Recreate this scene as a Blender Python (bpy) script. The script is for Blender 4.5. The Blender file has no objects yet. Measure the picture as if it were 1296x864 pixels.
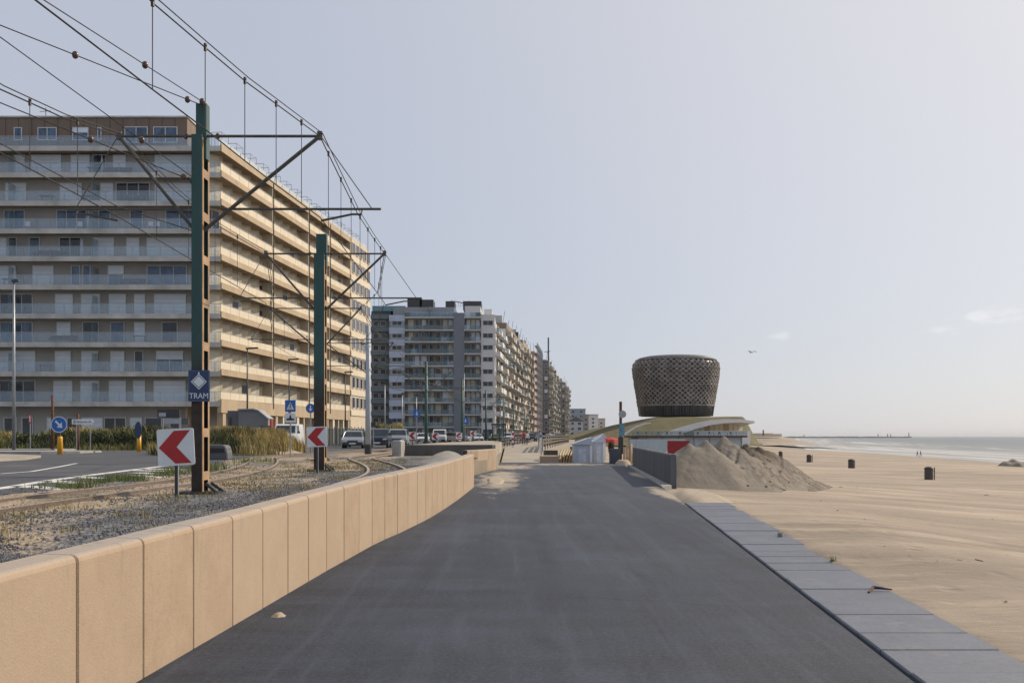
import bpy, bmesh, math, random
from mathutils import Vector, Matrix, noise
random.seed(7)
C = bpy.context.scene
COL = C.collection
F = 1260.0; HC = 1.6
# ---------------------------------------------------------------- camera
cd = bpy.data.cameras.new("camera"); cam = bpy.data.objects.new("camera", cd); COL.objects.link(cam)
cam.location = (0, 0, HC); cam.rotation_euler = (math.radians(90), 0, 0)
cd.sensor_width = 36; cd.lens = 35.0; cd.shift_y = 120/1296.0
cd.clip_start = 0.1; cd.clip_end = 60000
C.camera = cam
# ---------------------------------------------------------------- sky + sun
SUN_EL = math.radians(33); SUN_AZ = math.radians(58)      # clockwise from +Y
w = bpy.data.worlds.new("World"); C.world = w; w.use_nodes = True
wt = w.node_tree; wt.nodes.clear()
def wn(t, **k):
    n = wt.nodes.new(t)
    for a, b in k.items(): setattr(n, a, b)
    return n
wo = wn('ShaderNodeOutputWorld'); bg = wn('ShaderNodeBackground'); sk = wn('ShaderNodeTexSky', sky_type='NISHITA')
sk.sun_disc = False; sk.sun_elevation = SUN_EL; sk.sun_rotation = SUN_AZ
sk.air_density = 1.0; sk.dust_density = 0.6; sk.ozone_density = 2.0; sk.altitude = 0
# thin even high cloud veil over the whole sky
veil = wn('ShaderNodeMix', data_type='RGBA'); veil.inputs[0].default_value = 0.82
veil.inputs[7].default_value = (5.6, 5.9, 6.8, 1)
wt.links.new(sk.outputs[0], veil.inputs[6])
tc = wn('ShaderNodeTexCoord')
def vmath(op, a, b=None, c=None):
    n = wn('ShaderNodeVectorMath', operation=op)
    for i, x in enumerate((a, b, c)):
        if x is None: continue
        if isinstance(x, (tuple, list)): n.inputs[i].default_value = x
        else: wt.links.new(x, n.inputs[i])
    return n
# haze glow widening around the sun
dsun = vmath('DOT_PRODUCT', tc.outputs['Generated'], (math.sin(SUN_AZ)*math.cos(SUN_EL), math.cos(SUN_AZ)*math.cos(SUN_EL), math.sin(SUN_EL)))
gm = wn('ShaderNodeMapRange'); wt.links.new(dsun.outputs['Value'], gm.inputs[0]); gm.inputs[1].default_value = .42; gm.inputs[2].default_value = 1.0
gp = wn('ShaderNodeMath', operation='POWER'); wt.links.new(gm.outputs[0], gp.inputs[0]); gp.inputs[1].default_value = 1.5
gx = wn('ShaderNodeMix', data_type='RGBA', blend_type='ADD'); wt.links.new(gp.outputs[0], gx.inputs[0]); wt.links.new(veil.outputs[2], gx.inputs[6]); gx.inputs[7].default_value = (3.4, 2.7, 1.7, 1)
last = gx.outputs[2]
# three small clouds low over the sea
cn = wn('ShaderNodeTexNoise'); cn.inputs['Scale'].default_value = 55; cn.inputs['Detail'].default_value = 5
mpn = wn('ShaderNodeMapping'); mpn.inputs['Scale'].default_value = (1, 1, 2.6)
wt.links.new(tc.outputs['Generated'], mpn.inputs[0]); wt.links.new(mpn.outputs[0], cn.inputs['Vector'])
for (px, py, rx, rz, st) in ((1250, 400, .040, .010, .95), (1192, 419, .028, .006, .6), (987, 425, .014, .006, .5)):
    d = Vector(((px-648)/F, 1, (552-py)/F)).normalized()
    s = vmath('SUBTRACT', tc.outputs['Generated'], tuple(d)); m = vmath('MULTIPLY', s.outputs[0], (1/rx, 1/rx, 1/rz))
    ln = vmath('LENGTH', m.outputs[0])
    a = wn('ShaderNodeMath', operation='SUBTRACT'); a.inputs[0].default_value = 1.0; wt.links.new(ln.outputs['Value'], a.inputs[1])
    b = wn('ShaderNodeMath', operation='MULTIPLY_ADD'); wt.links.new(cn.outputs[0], b.inputs[0]); b.inputs[1].default_value = 4.2; b.inputs[2].default_value = -2.2
    c = wn('ShaderNodeMath', operation='ADD', use_clamp=True); wt.links.new(a.outputs[0], c.inputs[0]); wt.links.new(b.outputs[0], c.inputs[1])
    c2 = wn('ShaderNodeMath', operation='MULTIPLY', use_clamp=True); wt.links.new(c.outputs[0], c2.inputs[0])
    a2 = wn('ShaderNodeMath', operation='MULTIPLY', use_clamp=True); wt.links.new(a.outputs[0], a2.inputs[0]); a2.inputs[1].default_value = 2.2
    wt.links.new(a2.outputs[0], c2.inputs[1])
    e = wn('ShaderNodeMath', operation='MULTIPLY'); wt.links.new(c2.outputs[0], e.inputs[0]); e.inputs[1].default_value = st
    mx = wn('ShaderNodeMix', data_type='RGBA'); wt.links.new(e.outputs[0], mx.inputs[0]); wt.links.new(last, mx.inputs[6]); mx.inputs[7].default_value = (8.3, 8.4, 8.9, 1)
    last = mx.outputs[2]
wt.links.new(last, bg.inputs[0]); bg.inputs[1].default_value = 0.10
wt.links.new(bg.outputs[0], wo.inputs[0])
sd = bpy.data.lights.new("sun", 'SUN'); so = bpy.data.objects.new("sun", sd); COL.objects.link(so)
sd.energy = 4.2; sd.angle = math.radians(0.6); sd.color = (1.0, 0.86, 0.69)
sdir = Vector((math.sin(SUN_AZ)*math.cos(SUN_EL), math.cos(SUN_AZ)*math.cos(SUN_EL), math.sin(SUN_EL)))
so.rotation_euler = sdir.to_track_quat('Z', 'Y').to_euler(); so.location = (60, 20, 60)
C.view_settings.view_transform = 'Standard'; C.view_settings.look = 'None'; C.view_settings.gamma = 1
C.view_settings.exposure = 0.0
# ---------------------------------------------------------------- helpers
def P(px, py, Y): return Vector(((px-648)/F*Y, Y, HC-(py-552)/F*Y))
def G(px, py, z): 
    Y = (HC-z)*F/(py-552); return Vector(((px-648)/F*Y, Y, z))
def lerp(a, b, t): return a+(b-a)*t
def interp(x, xs, ys):
    if x <= xs[0]: return ys[0]
    for i in range(len(xs)-1):
        if x <= xs[i+1]: return lerp(ys[i], ys[i+1], (x-xs[i])/(xs[i+1]-xs[i]))
    return ys[-1]
def sm(a, b, x):
    t = min(1, max(0, (x-a)/(b-a))); return t*t*(3-2*t)

class N:          # tiny node-tree writer
    def __init__(s, name):
        s.m = bpy.data.materials.new(name); s.m.use_nodes = True; s.t = s.m.node_tree; s.t.nodes.clear()
        s.out = s.n('ShaderNodeOutputMaterial'); s.b = s.n('ShaderNodeBsdfPrincipled'); s.l(s.b.outputs[0], s.out.inputs[0])
        g = s.n('ShaderNodeNewGeometry'); s.pos = g.outputs['Position']; s.nrm = g.outputs['Normal']
    def n(s, t, **k):
        x = s.t.nodes.new(t)
        for a, b in k.items(): setattr(x, a, b)
        return x
    def l(s, a, b): s.t.links.new(a, b)
    def v(s, x, i):
        if isinstance(x, (int, float, tuple, list)): i.default_value = x
        else: s.l(x, i)
    def noise(s, scale=5, detail=4, stretch=None, rough=.6, dist=0):
        x = s.n('ShaderNodeTexNoise'); x.inputs['Scale'].default_value = scale; x.inputs['Detail'].default_value = detail
        x.inputs['Roughness'].default_value = rough; x.inputs['Distortion'].default_value = dist
        src = s.pos
        if stretch:
            mp = s.n('ShaderNodeMapping'); s.l(s.pos, mp.inputs[0])
            mp.inputs['Scale'].default_value = stretch[:3]
            if len(stretch) > 3: mp.inputs['Rotation'].default_value = (0, 0, stretch[3])
            src = mp.outputs[0]
        s.l(src, x.inputs['Vector']); return x.outputs[0]
    def ramp(s, f, a, b):
        x = s.n('ShaderNodeMapRange'); s.l(f, x.inputs[0]); x.inputs[1].default_value = a; x.inputs[2].default_value = b; return x.outputs[0]
    def mix(s, f, a, b):
        x = s.n('ShaderNodeMix', data_type='RGBA'); s.v(f, x.inputs[0])
        for c, i in ((a, 6), (b, 7)): s.v(tuple(c)+(1,) if isinstance(c, (tuple, list)) and len(c) == 3 else c, x.inputs[i])
        return x.outputs[2]
    def math(s, op, a, b=0.0, clamp=False):
        x = s.n('ShaderNodeMath', operation=op, use_clamp=clamp); s.v(a, x.inputs[0]); s.v(b, x.inputs[1]); return x.outputs[0]
    def sep(s):
        x = s.n('ShaderNodeSeparateXYZ'); s.l(s.pos, x.inputs[0]); return x.outputs
    def bump(s, h, dist, strength=1.0, prev=None):
        x = s.n('ShaderNodeBump'); s.l(h, x.inputs['Height']); x.inputs['Distance'].default_value = dist; x.inputs['Strength'].default_value = strength
        if prev is not None: s.l(prev, x.inputs['Normal'])
        s.l(x.outputs[0], s.b.inputs['Normal']); return x.outputs[0]
    def col(s, c): s.v(tuple(c)+(1,) if isinstance(c, (tuple, list)) and len(c) == 3 else c, s.b.inputs['Base Color'])
    def rough(s, r): s.v(r, s.b.inputs['Roughness'])
MATS = {}
def mat(name, c, rough=.7, var=.18, scale=3.0, metal=0, bump=0, bscale=40, dirt=None, stretch=None):
    if name in MATS: return MATS[name]
    n = N(name); f = n.noise(scale, 5, stretch)
    lo = tuple(x*(1-var) for x in c); hi = tuple(min(1, x*(1+var)) for x in c)
    col = n.mix(n.ramp(f, .3, .7), lo, hi)
    if dirt: col = n.mix(n.math('MULTIPLY', n.ramp(n.noise(scale*.37, 6, stretch), .52, .75), dirt[3]), col, dirt[:3])
    n.col(col); n.rough(rough); n.b.inputs['Metallic'].default_value = metal
    if bump: n.bump(n.noise(bscale, 4), bump)
    MATS[name] = n.m; return n.m
def glass(name, c, rough=.08):
    if name in MATS: return MATS[name]
    n = N(name); n.col(n.mix(n.ramp(n.noise(.9, 2), .35, .65), tuple(x*.6 for x in c), tuple(x*1.5 for x in c))); n.rough(rough)
    n.b.inputs['IOR'].default_value = 1.5; MATS[name] = n.m; return n.m
def clear_glass(name, c, alpha):
    if name in MATS: return MATS[name]
    n = N(name); n.col(c); n.rough(.1); n.b.inputs['Alpha'].default_value = alpha; MATS[name] = n.m; return n.m

class MB:
    def __init__(s): s.v = []; s.f = []; s.mi = []; s.cur = 0
    def add(s, vs, fs):
        o = len(s.v); s.v += [tuple(v) for v in vs]; s.f += [tuple(i+o for i in f) for f in fs]; s.mi += [s.cur]*len(fs); return s
    def box(s, x0, x1, y0, y1, z0, z1):
        return s.add([(x0,y0,z0),(x1,y0,z0),(x1,y1,z0),(x0,y1,z0),(x0,y0,z1),(x1,y0,z1),(x1,y1,z1),(x0,y1,z1)],
            [(0,3,2,1),(4,5,6,7),(0,1,5,4),(1,2,6,5),(2,3,7,6),(3,0,4,7)])
    def beam(s, p, q, w, h, up=(0,0,1)):
        p = Vector(p); q = Vector(q); d = (q-p).normalized(); u = Vector(up)
        if abs(d.dot(u)) > .99: u = Vector((0,1,0))
        a = d.cross(u).normalized()*w/2; b = a.cross(d).normalized()*h/2
        vs = [p-a-b, p+a-b, p+a+b, p-a+b, q-a-b, q+a-b, q+a+b, q-a+b]
        return s.add(vs, [(0,1,2,3),(7,6,5,4),(0,4,5,1),(1,5,6,2),(2,6,7,3),(3,7,4,0)])
    def tube(s, pts, r, n=6):
        pts = [Vector(p) for p in pts]; rs = r if isinstance(r, (list, tuple)) else [r]*len(pts); vs = []; fs = []
        for i, p in enumerate(pts):
            d = (pts[min(i+1, len(pts)-1)]-pts[max(i-1, 0)]).normalized(); u = Vector((0,0,1)) if abs(d.z) < .95 else Vector((1,0,0))
            a = d.cross(u).normalized(); b = a.cross(d)
            for k in range(n):
                t = 2*math.pi*k/n; vs.append(p+(a*math.cos(t)+b*math.sin(t))*rs[i])
        for i in range(len(pts)-1):
            for k in range(n): fs.append((i*n+k, i*n+(k+1)%n, (i+1)*n+(k+1)%n, (i+1)*n+k))
        fs.append(tuple(reversed(range(n)))); fs.append(tuple(range((len(pts)-1)*n, len(pts)*n)))
        return s.add(vs, fs)
    def lathe(s, prof, cx=0, cy=0, n=12, z0=0):
        vs = []; fs = []
        for r, z in prof:
            for k in range(n):
                t = 2*math.pi*k/n; vs.append((cx+r*math.cos(t), cy+r*math.sin(t), z0+z))
        for i in range(len(prof)-1):
            for k in range(n): fs.append((i*n+k, i*n+(k+1)%n, (i+1)*n+(k+1)%n, (i+1)*n+k))
        fs.append(tuple(reversed(range(n)))); fs.append(tuple(range((len(prof)-1)*n, len(prof)*n)))
        return s.add(vs, fs)
    def poly(s, pts, z0, z1):      # vertical prism
        n = len(pts); vs = [(x, y, z0) for x, y in pts]+[(x, y, z1) for x, y in pts]
        ar = sum(pts[i][0]*pts[(i+1)%n][1]-pts[(i+1)%n][0]*pts[i][1] for i in range(n))
        fs = [tuple(reversed(range(n))), tuple(range(n, 2*n))]+[(i, (i+1)%n, n+(i+1)%n, n+i) for i in range(n)]
        if ar < 0: fs = [tuple(reversed(f)) for f in fs]
        return s.add(vs, fs)
    def plate(s, pts, o, ax, ay, th):      # 2D outline in plane (o,ax,ay) extruded by th along the normal
        o = Vector(o); ax = Vector(ax); ay = Vector(ay); nn = ax.cross(ay).normalized()*th; n = len(pts)
        vs = [o+ax*x+ay*y for x, y in pts]; vs += [v+nn for v in vs]
        ar = sum(pts[i][0]*pts[(i+1)%n][1]-pts[(i+1)%n][0]*pts[i][1] for i in range(n))
        fs = [tuple(reversed(range(n))), tuple(range(n, 2*n))]+[(i, (i+1)%n, n+(i+1)%n, n+i) for i in range(n)]
        if ar < 0: fs = [tuple(reversed(f)) for f in fs]
        return s.add(vs, fs)
    def grid(s, nx, ny, fn):
        vs = [fn(i/(nx-1), j/(ny-1)) for j in range(ny) for i in range(nx)]
        return s.add(vs, [(j*nx+i, j*nx+i+1, (j+1)*nx+i+1, (j+1)*nx+i) for j in range(ny-1) for i in range(nx-1)])
    def quad(s, a, b, c, d): return s.add([a, b, c, d], [(0,1,2,3)])
    def build(s, name, m=None, parent=None, smooth=False, bevel=0, world=True, kind=None, origin=None):
        if parent is not None and world: o = Vector(parent.matrix_world.translation if parent.parent is None else parent['wloc'])
        else: o = Vector((0,0,0))
        if parent is None and world:
            if origin is not None: o = Vector(origin)
            elif s.v:
                xs = [v[0] for v in s.v]; ys = [v[1] for v in s.v]
                o = Vector(((min(xs)+max(xs))/2, (min(ys)+max(ys))/2, min(v[2] for v in s.v)))
        me = bpy.data.meshes.new(name); me.from_pydata([(v[0]-o.x, v[1]-o.y, v[2]-o.z) for v in s.v], [], s.f); me.update()
        for x in (m if isinstance(m, (list, tuple)) else [m]):
            if x: me.materials.append(x)
        if any(s.mi): me.polygons.foreach_set('material_index', s.mi)
        if smooth: me.polygons.foreach_set('use_smooth', [True]*len(me.polygons))
        ob = bpy.data.objects.new(name, me); COL.objects.link(ob)
        if parent is None: ob.location = o
        else: ob.parent = parent
        ob['wloc'] = tuple(o)
        if bevel:
            b = ob.modifiers.new('b', 'BEVEL'); b.width = bevel; b.segments = 1; b.limit_method = 'ANGLE'
        if kind: ob['kind'] = kind
        return ob
def thing(name, label, cat, loc=(0,0,0), rz=0, group=None):
    o = bpy.data.objects.new(name, None); COL.objects.link(o); o.empty_display_size = .2
    o.location = loc; o.rotation_euler = (0, 0, rz); o.matrix_world = Matrix.Translation(loc)@Matrix.Rotation(rz, 4, 'Z')
    return tag(o, label, cat, group)
def tag(o, label, cat, group=None):
    o['label'] = label; o['category'] = cat
    if group: o['group'] = group
    return o
def dup(root, loc, rz=0, label=None, group=None):
    r = root.copy(); COL.objects.link(r); r.location = loc; r.rotation_euler = (0, 0, rz)
    if label: r['label'] = label
    if group: r['group'] = group
    def rec(a, b):
        for ch in kids.get(a.name, []):
            c = ch.copy(); COL.objects.link(c); c.parent = b; rec(ch, c)
    rec(root, r); return r
kids = {}
def index():
    kids.clear()
    for o in bpy.data.objects:
        if o.parent: kids.setdefault(o.parent.name, []).append(o)
def inst(src, loc, rz=0, parent=None, sc=None):     # one more piece sharing src's mesh; loc in parent's space
    c = src.copy(); COL.objects.link(c); c.parent = parent; c.location = loc; c.rotation_euler = (0, 0, rz)
    if sc: c.scale = sc
    return c
# ---------------------------------------------------------------- materials
def m_asphalt():
    n = N('asphalt'); X, Y, Z = n.sep()
    st = n.noise(1.0, 7, (.35, 1.9, 1), .75, .6); big = n.noise(.22, 4); fine = n.noise(160, 2)
    c = n.mix(n.ramp(st, .36, .66), (.009, .014, .026), (.036, .047, .070))
    c = n.mix(n.math('MULTIPLY', n.ramp(big, .47, .62), .6), c, (.052, .066, .096))
    c = n.mix(n.math('MULTIPLY', n.ramp(n.noise(.5, 7, (.5, 2.2, 1), .75), .50, .60), .5), c, (.018, .021, .027))
    c = n.mix(n.math('MULTIPLY', n.ramp(n.noise(.7, 6, (.6, .2, 1)), .52, .60), .6), c, (0.012, 0.017, 0.035))
    lon = n.noise(1.0, 7, (2.6, .10, 1), .7, .3)
    c = n.mix(n.math('MULTIPLY', n.ramp(lon, .52, .64), .45), c, (.060, .074, .104)); c = n.mix(n.math('MULTIPLY', n.ramp(lon, .47, .36), .55), c, (.010, .014, .024))
    pt = n.n('ShaderNodeTexVoronoi'); pt.inputs['Scale'].default_value = .19; pm = n.n('ShaderNodeMapping'); n.l(n.pos, pm.inputs[0]); pm.inputs['Scale'].default_value = (1.2, .5, 1); n.l(pm.outputs[0], pt.inputs[0])
    c = n.mix(n.math('MULTIPLY', n.ramp(pt.outputs['Color'], .55, .6), .28), c, (.016, .021, .033))
    # long tyre smears
    wob = n.math('MULTIPLY', n.math('SUBTRACT', n.noise(.13, 3), .5), 2.6)
    for xx, sl, stv in ((.2,.008,.85),(1.0,.02,.7),(-.55,.01,.6),(2.1,.03,.4)):
        d = n.math('ABSOLUTE', n.math('SUBTRACT', n.math('SUBTRACT', X, n.math('MULTIPLY', Y, sl)), n.math('ADD', wob, xx)))
        k = n.math('MULTIPLY', n.math('SUBTRACT', 1.0, n.math('DIVIDE', d, .15), True), n.math('MULTIPLY', n.ramp(n.noise(.5, 3), .42, .6), stv))
        c = n.mix(k, c, (0.010, 0.013, 0.024))
    # wind-blown sand film toward the far end
    far = n.math('MULTIPLY', n.ramp(Y, 14, 75), n.ramp(n.noise(.35, 6, (1, .3, 1)), .35, .72))
    c = n.mix(n.math('MULTIPLY', far, .8), c, (0.069, 0.079, 0.100))
    c = n.mix(n.math('MULTIPLY', n.ramp(n.noise(95, 3), .56, .72), .5), c, (0.041, 0.055, 0.087))
    gr = n.noise(26, 9, None, .9); c = n.mix(n.math('MULTIPLY', n.ramp(gr, .50, .62), .55), c, (0.091, 0.106, 0.136)); c = n.mix(n.math('MULTIPLY', n.ramp(gr, .48, .38), .6), c, (0.013, 0.016, 0.024))
    # paving seams and a few cracks
    wv = n.math('MULTIPLY', n.math('SUBTRACT', n.noise(.6, 6), .5), .35)
    for k_, (px_, sl_) in enumerate(((1.12, .012),)):
        d = n.math('ABSOLUTE', n.math('SUBTRACT', n.math('ADD', X, n.math('MULTIPLY', wv, .15)), n.math('ADD', n.math('MULTIPLY', Y, sl_), px_)))
        c = n.mix(n.math('MULTIPLY', n.math('SUBTRACT', 1.0, n.math('DIVIDE', d, .010), True), n.math('MULTIPLY', n.ramp(n.noise(.7, 3), .48, .58), .6)), c, (0.010, 0.012, 0.018))
    vc = n.n('ShaderNodeTexVoronoi', feature='DISTANCE_TO_EDGE'); vc.inputs['Scale'].default_value = .28
    ad = n.n('ShaderNodeVectorMath', operation='ADD'); nv = n.n('ShaderNodeTexNoise'); nv.inputs['Scale'].default_value = 1.1; nv.inputs['Detail'].default_value = 8; n.l(n.pos, nv.inputs['Vector']); n.l(n.pos, ad.inputs[0]); n.l(nv.outputs['Color'], ad.inputs[1]); n.l(ad.outputs[0], vc.inputs[0])
    ck = n.math('MULTIPLY', n.ramp(vc.outputs['Distance'], .008, .002), n.ramp(n.noise(.3, 3), .50, .56)); c = n.mix(n.math('MULTIPLY', ck, .65), c, (0.010, 0.011, 0.016))
    # feathered fans of blown sand
    fe = n.noise(.9, 8, (1.6, .5, 1), .7)
    for (sx_, sy_, rx_, ry_) in ((-.45, 38, .95, 10), (-.2, 52, 1.6, 5), (4.35, 27, .45, 5), (5.3, 40, .4, 6), (3.0, 57, 2.6, 2)):
        ex_ = n.math('DIVIDE', n.math('SUBTRACT', X, sx_), rx_); ey_ = n.math('DIVIDE', n.math('SUBTRACT', Y, sy_), ry_)
        dd = n.math('SQRT', n.math('ADD', n.math('MULTIPLY', ex_, ex_), n.math('MULTIPLY', ey_, ey_)))
        k_ = n.ramp(n.math('ADD', dd, n.math('MULTIPLY', n.math('SUBTRACT', fe, .5), 2.6)), 1.0, .45)
        c = n.mix(n.math('MULTIPLY', k_, .9), c, (.38, .32, .24))
    n.col(c); n.rough(n.math('ADD', n.math('MULTIPLY', st, .18), .62)); n.b.inputs['Specular IOR Level'].default_value = .35
    b = n.bump(gr, .010, 1.0); n.bump(st, .008, .4, b); return n.m
def m_concrete():
    n = N('tan_concrete'); X, Y, Z = n.sep()
    c = n.mix(n.ramp(n.noise(2.2, 7), .3, .7), (0.328, 0.233, 0.152), (0.404, 0.299, 0.204))
    c = n.mix(n.math('MULTIPLY', n.ramp(n.noise(9, 6), .52, .72), .35), c, (0.274, 0.194, 0.132))
    c = n.mix(n.math('MULTIPLY', n.ramp(n.noise(2, 5, (3, 3, .25)), .52, .75), .35), c, (0.442, 0.350, 0.256))
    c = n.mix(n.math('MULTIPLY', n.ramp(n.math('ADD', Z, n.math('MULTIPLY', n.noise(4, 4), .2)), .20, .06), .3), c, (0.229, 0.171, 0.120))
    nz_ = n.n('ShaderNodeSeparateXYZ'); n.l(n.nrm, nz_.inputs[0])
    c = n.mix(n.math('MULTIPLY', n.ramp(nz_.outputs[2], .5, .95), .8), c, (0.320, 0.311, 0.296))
    v = n.n('ShaderNodeTexVoronoi'); v.inputs['Scale'].default_value = 26; n.l(n.pos, v.inputs[0])
    pit = n.math('MULTIPLY', n.ramp(v.outputs['Distance'], .16, .05), n.ramp(n.noise(5, 3), .55, .65))
    c = n.mix(n.math('MULTIPLY', pit, .6), c, (0.152, 0.117, 0.080))
    gr = n.noise(24, 9, None, .88); c = n.mix(n.math('MULTIPLY', n.ramp(gr, .50, .64), .28), c, (.44, .34, .24)); c = n.mix(n.math('MULTIPLY', n.ramp(gr, .48, .36), .32), c, (.20, .14, .09))
    drip = n.math('MULTIPLY', n.ramp(n.noise(1.0, 6, (6, 6, .4), .7), .56, .70), n.ramp(Z, .25, .9)); c = n.mix(n.math('MULTIPLY', drip, .8), c, (.19, .15, .115))
    oi = n.n('ShaderNodeObjectInfo'); c = n.mix(n.math('MULTIPLY', oi.outputs['Random'], .55), c, (.40, .31, .225))
    n.col(c); n.rough(.85); b = n.bump(n.noise(70, 4), .004, .7); n.bump(n.noise(3, 3), .01, .5, b); return n.m
def m_slab():
    n = N('grey_stone_slab')
    c = n.mix(n.ramp(n.noise(2.2, 6), .3, .7), (0.087, 0.102, 0.136), (0.126, 0.147, 0.192))
    c = n.mix(n.math('MULTIPLY', n.ramp(n.noise(7, 6, (.35, 2, 1)), .5, .72), .4), c, (0.130, 0.145, 0.174))
    c = n.mix(n.math('MULTIPLY', n.ramp(n.noise(1.1, 6), .56, .74), .55), c, (0.047, 0.052, 0.065))
    oi = n.n('ShaderNodeObjectInfo'); c = n.mix(n.math('MULTIPLY', oi.outputs['Random'], .3), c, (0.061, 0.073, 0.092))
    gr = n.noise(22, 9, None, .9); c = n.mix(n.math('MULTIPLY', n.ramp(gr, .50, .63), .4), c, (0.187, 0.199, 0.217)); c = n.mix(n.math('MULTIPLY', n.ramp(gr, .48, .37), .5), c, (0.051, 0.053, 0.061))
    c = n.mix(n.math('MULTIPLY', n.ramp(n.noise(1.7, 8, None, .8), .56, .66), .65), c, (0.195, 0.180, 0.161))
    n.col(c); n.rough(.6); n.bump(gr, .006, .9); return n.m
def m_sand():
    n = N('beach_sand'); X, Y, Z = n.sep()
    streak = n.noise(.33, 6, (.16, 1.0, 1, .06), .65, .4); s2 = n.noise(1.3, 6, (.12, 1.0, 1, .09)); s3 = n.noise(.12, 4, (.3, 1, 1, .05))
    c = n.mix(n.ramp(streak, .39, .61), (0.257, 0.209, 0.158), (0.392, 0.318, 0.240))
    c = n.mix(n.math('MULTIPLY', n.ramp(s2, .5, .62), .7), c, (0.478, 0.388, 0.289))
    c = n.mix(n.math('MULTIPLY', n.ramp(s3, .46, .62), .6), c, (0.232, 0.191, 0.146))
    wet = n.math('ADD', Z, n.math('MULTIPLY', n.math('SUBTRACT', n.noise(.03, 4), .5), .9))
    wetf = n.ramp(wet, -3.75, -4.2)
    c = n.mix(wetf, c, (0.128, 0.103, 0.077))
    n.col(c); n.rough(n.math('SUBTRACT', .95, n.math('MULTIPLY', wetf, .6)))
    v = n.n('ShaderNodeTexVoronoi'); v.inputs['Scale'].default_value = 2.6; n.l(n.pos, v.inputs[0])
    foot = n.math('MULTIPLY', n.ramp(v.outputs['Distance'], 0, .35), n.ramp(n.noise(.25, 3), .45, .62))
    b = n.bump(n.noise(7, 8, (.6, 1.6, 1, .08), .75), .045, .8); b = n.bump(foot, .05, .7, b); n.bump(n.noise(70, 3), .004, .5, b)
    return n.m
def m_dune():
    n = N('piled_sand'); X, Y, Z = n.sep()
    c = n.mix(n.ramp(n.noise(1.5, 7), .3, .7), (0.169, 0.148, 0.121), (0.234, 0.203, 0.164))
    crust = n.math('MULTIPLY', n.ramp(n.noise(1.3, 8, (1, 1, .6), .8), .47, .56), n.ramp(X, 7.6, 9.2))
    c = n.mix(n.math('MULTIPLY', crust, .75), c, (0.084, 0.061, 0.040))
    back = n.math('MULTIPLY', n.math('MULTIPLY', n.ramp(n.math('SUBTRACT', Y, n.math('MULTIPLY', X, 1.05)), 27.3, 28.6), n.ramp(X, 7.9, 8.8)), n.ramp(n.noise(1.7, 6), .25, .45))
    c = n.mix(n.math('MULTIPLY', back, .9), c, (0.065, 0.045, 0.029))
    n.col(c); n.rough(.95); b = n.bump(n.noise(3, 7), .06, .8); n.bump(n.noise(35, 4), .015, .8, b); return n.m
def m_ballast():
    n = N('sandy_ballast'); X, Y, Z = n.sep()
    v = n.n('ShaderNodeTexVoronoi'); v.inputs['Scale'].default_value = 17; n.l(n.pos, v.inputs[0])
    stone = n.mix(n.ramp(v.outputs['Color'], .1, .9), (.045, .05, .06), (.20, .20, .21))
    sand = n.mix(n.ramp(n.noise(4, 5), .3, .7), (.26, .20, .14), (.42, .34, .24))
    grs = n.mix(n.ramp(n.noise(12, 4), .3, .7), (.08, .085, .03), (.19, .17, .08))
    msk = n.ramp(n.math('ADD', n.noise(.45, 7, (1, .45, 1)), n.math('MULTIPLY', n.ramp(X, -3.2, -6.5), .16)), .555, .635)
    c = n.mix(msk, stone, sand)
    c = n.mix(n.math('MULTIPLY', n.ramp(n.noise(.8, 6, (1, .5, 1)), .56, .64), .6), c, grs)
    n.col(c); n.rough(.95); b = n.bump(v.outputs['Distance'], .035, 1.0); n.bump(n.noise(60, 3), .008, .6, b); return n.m
def m_sea():
    n = N('sea_water')
    uv = n.n('ShaderNodeUVMap'); sp = n.n('ShaderNodeSeparateXYZ'); n.l(uv.outputs[0], sp.inputs[0]); u = sp.outputs[0]
    deep = n.mix(n.ramp(n.noise(.02, 5, (.25, 1, 1)), .3, .7), (.085, .105, .100), (.13, .15, .14))
    c = n.mix(n.ramp(u, .9, .12), deep, (.22, .215, .19))
    mp = n.n('ShaderNodeMapping'); n.l(uv.outputs[0], mp.inputs[0]); mp.inputs['Scale'].default_value = (26, .05, 1)
    nz = n.n('ShaderNodeTexNoise'); nz.inputs['Scale'].default_value = 1.0; nz.inputs['Detail'].default_value = 6; nz.inputs['Roughness'].default_value = .62; n.l(mp.outputs[0], nz.inputs['Vector'])
    thr = n.math('ADD', nz.outputs[0], n.math('MULTIPLY', n.ramp(u, .75, .0), .19))
    foam = n.math('MULTIPLY', n.ramp(thr, .61, .70), n.ramp(u, 1.0, .55))
    small = n.math('MULTIPLY', n.ramp(n.noise(.05, 7, (.4, 1.3, 1), .7), .62, .68), .45)
    foam = n.math('MAXIMUM', n.math('MULTIPLY', foam, .85), small)
    c = n.mix(foam, c, (.52, .52, .51)); n.col(c)
    n.rough(n.math('ADD', .35, n.math('MULTIPLY', foam, .45))); n.b.inputs['Specular IOR Level'].default_value = .28
    b = n.bump(n.noise(.16, 6, (.45, 1, 1)), .9, .7); n.bump(n.noise(1.2, 4), .15, .6, b); return n.m
def m_grassy(name, a, b, c3):
    n = N(name); c = n.mix(n.ramp(n.noise(.5, 6), .3, .7), a, b); c = n.mix(n.math('MULTIPLY', n.ramp(n.noise(.09, 5), .48, .62), .7), c, c3)
    n.col(c); n.rough(.95); n.bump(n.noise(2.2, 6), .3, .8); return n.m
def m_road():
    n = N('road_asphalt'); c = n.mix(n.ramp(n.noise(.5, 6, (.5, 1.2, 1)), .3, .7), (.050, .054, .062), (.080, .084, .092))
    c = n.mix(n.math('MULTIPLY', n.ramp(n.noise(.25, 6), .55, .7), .5), c, (.16, .14, .12))
    n.col(c); n.rough(.75); n.bump(n.noise(80, 3), .004); return n.m
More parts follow.
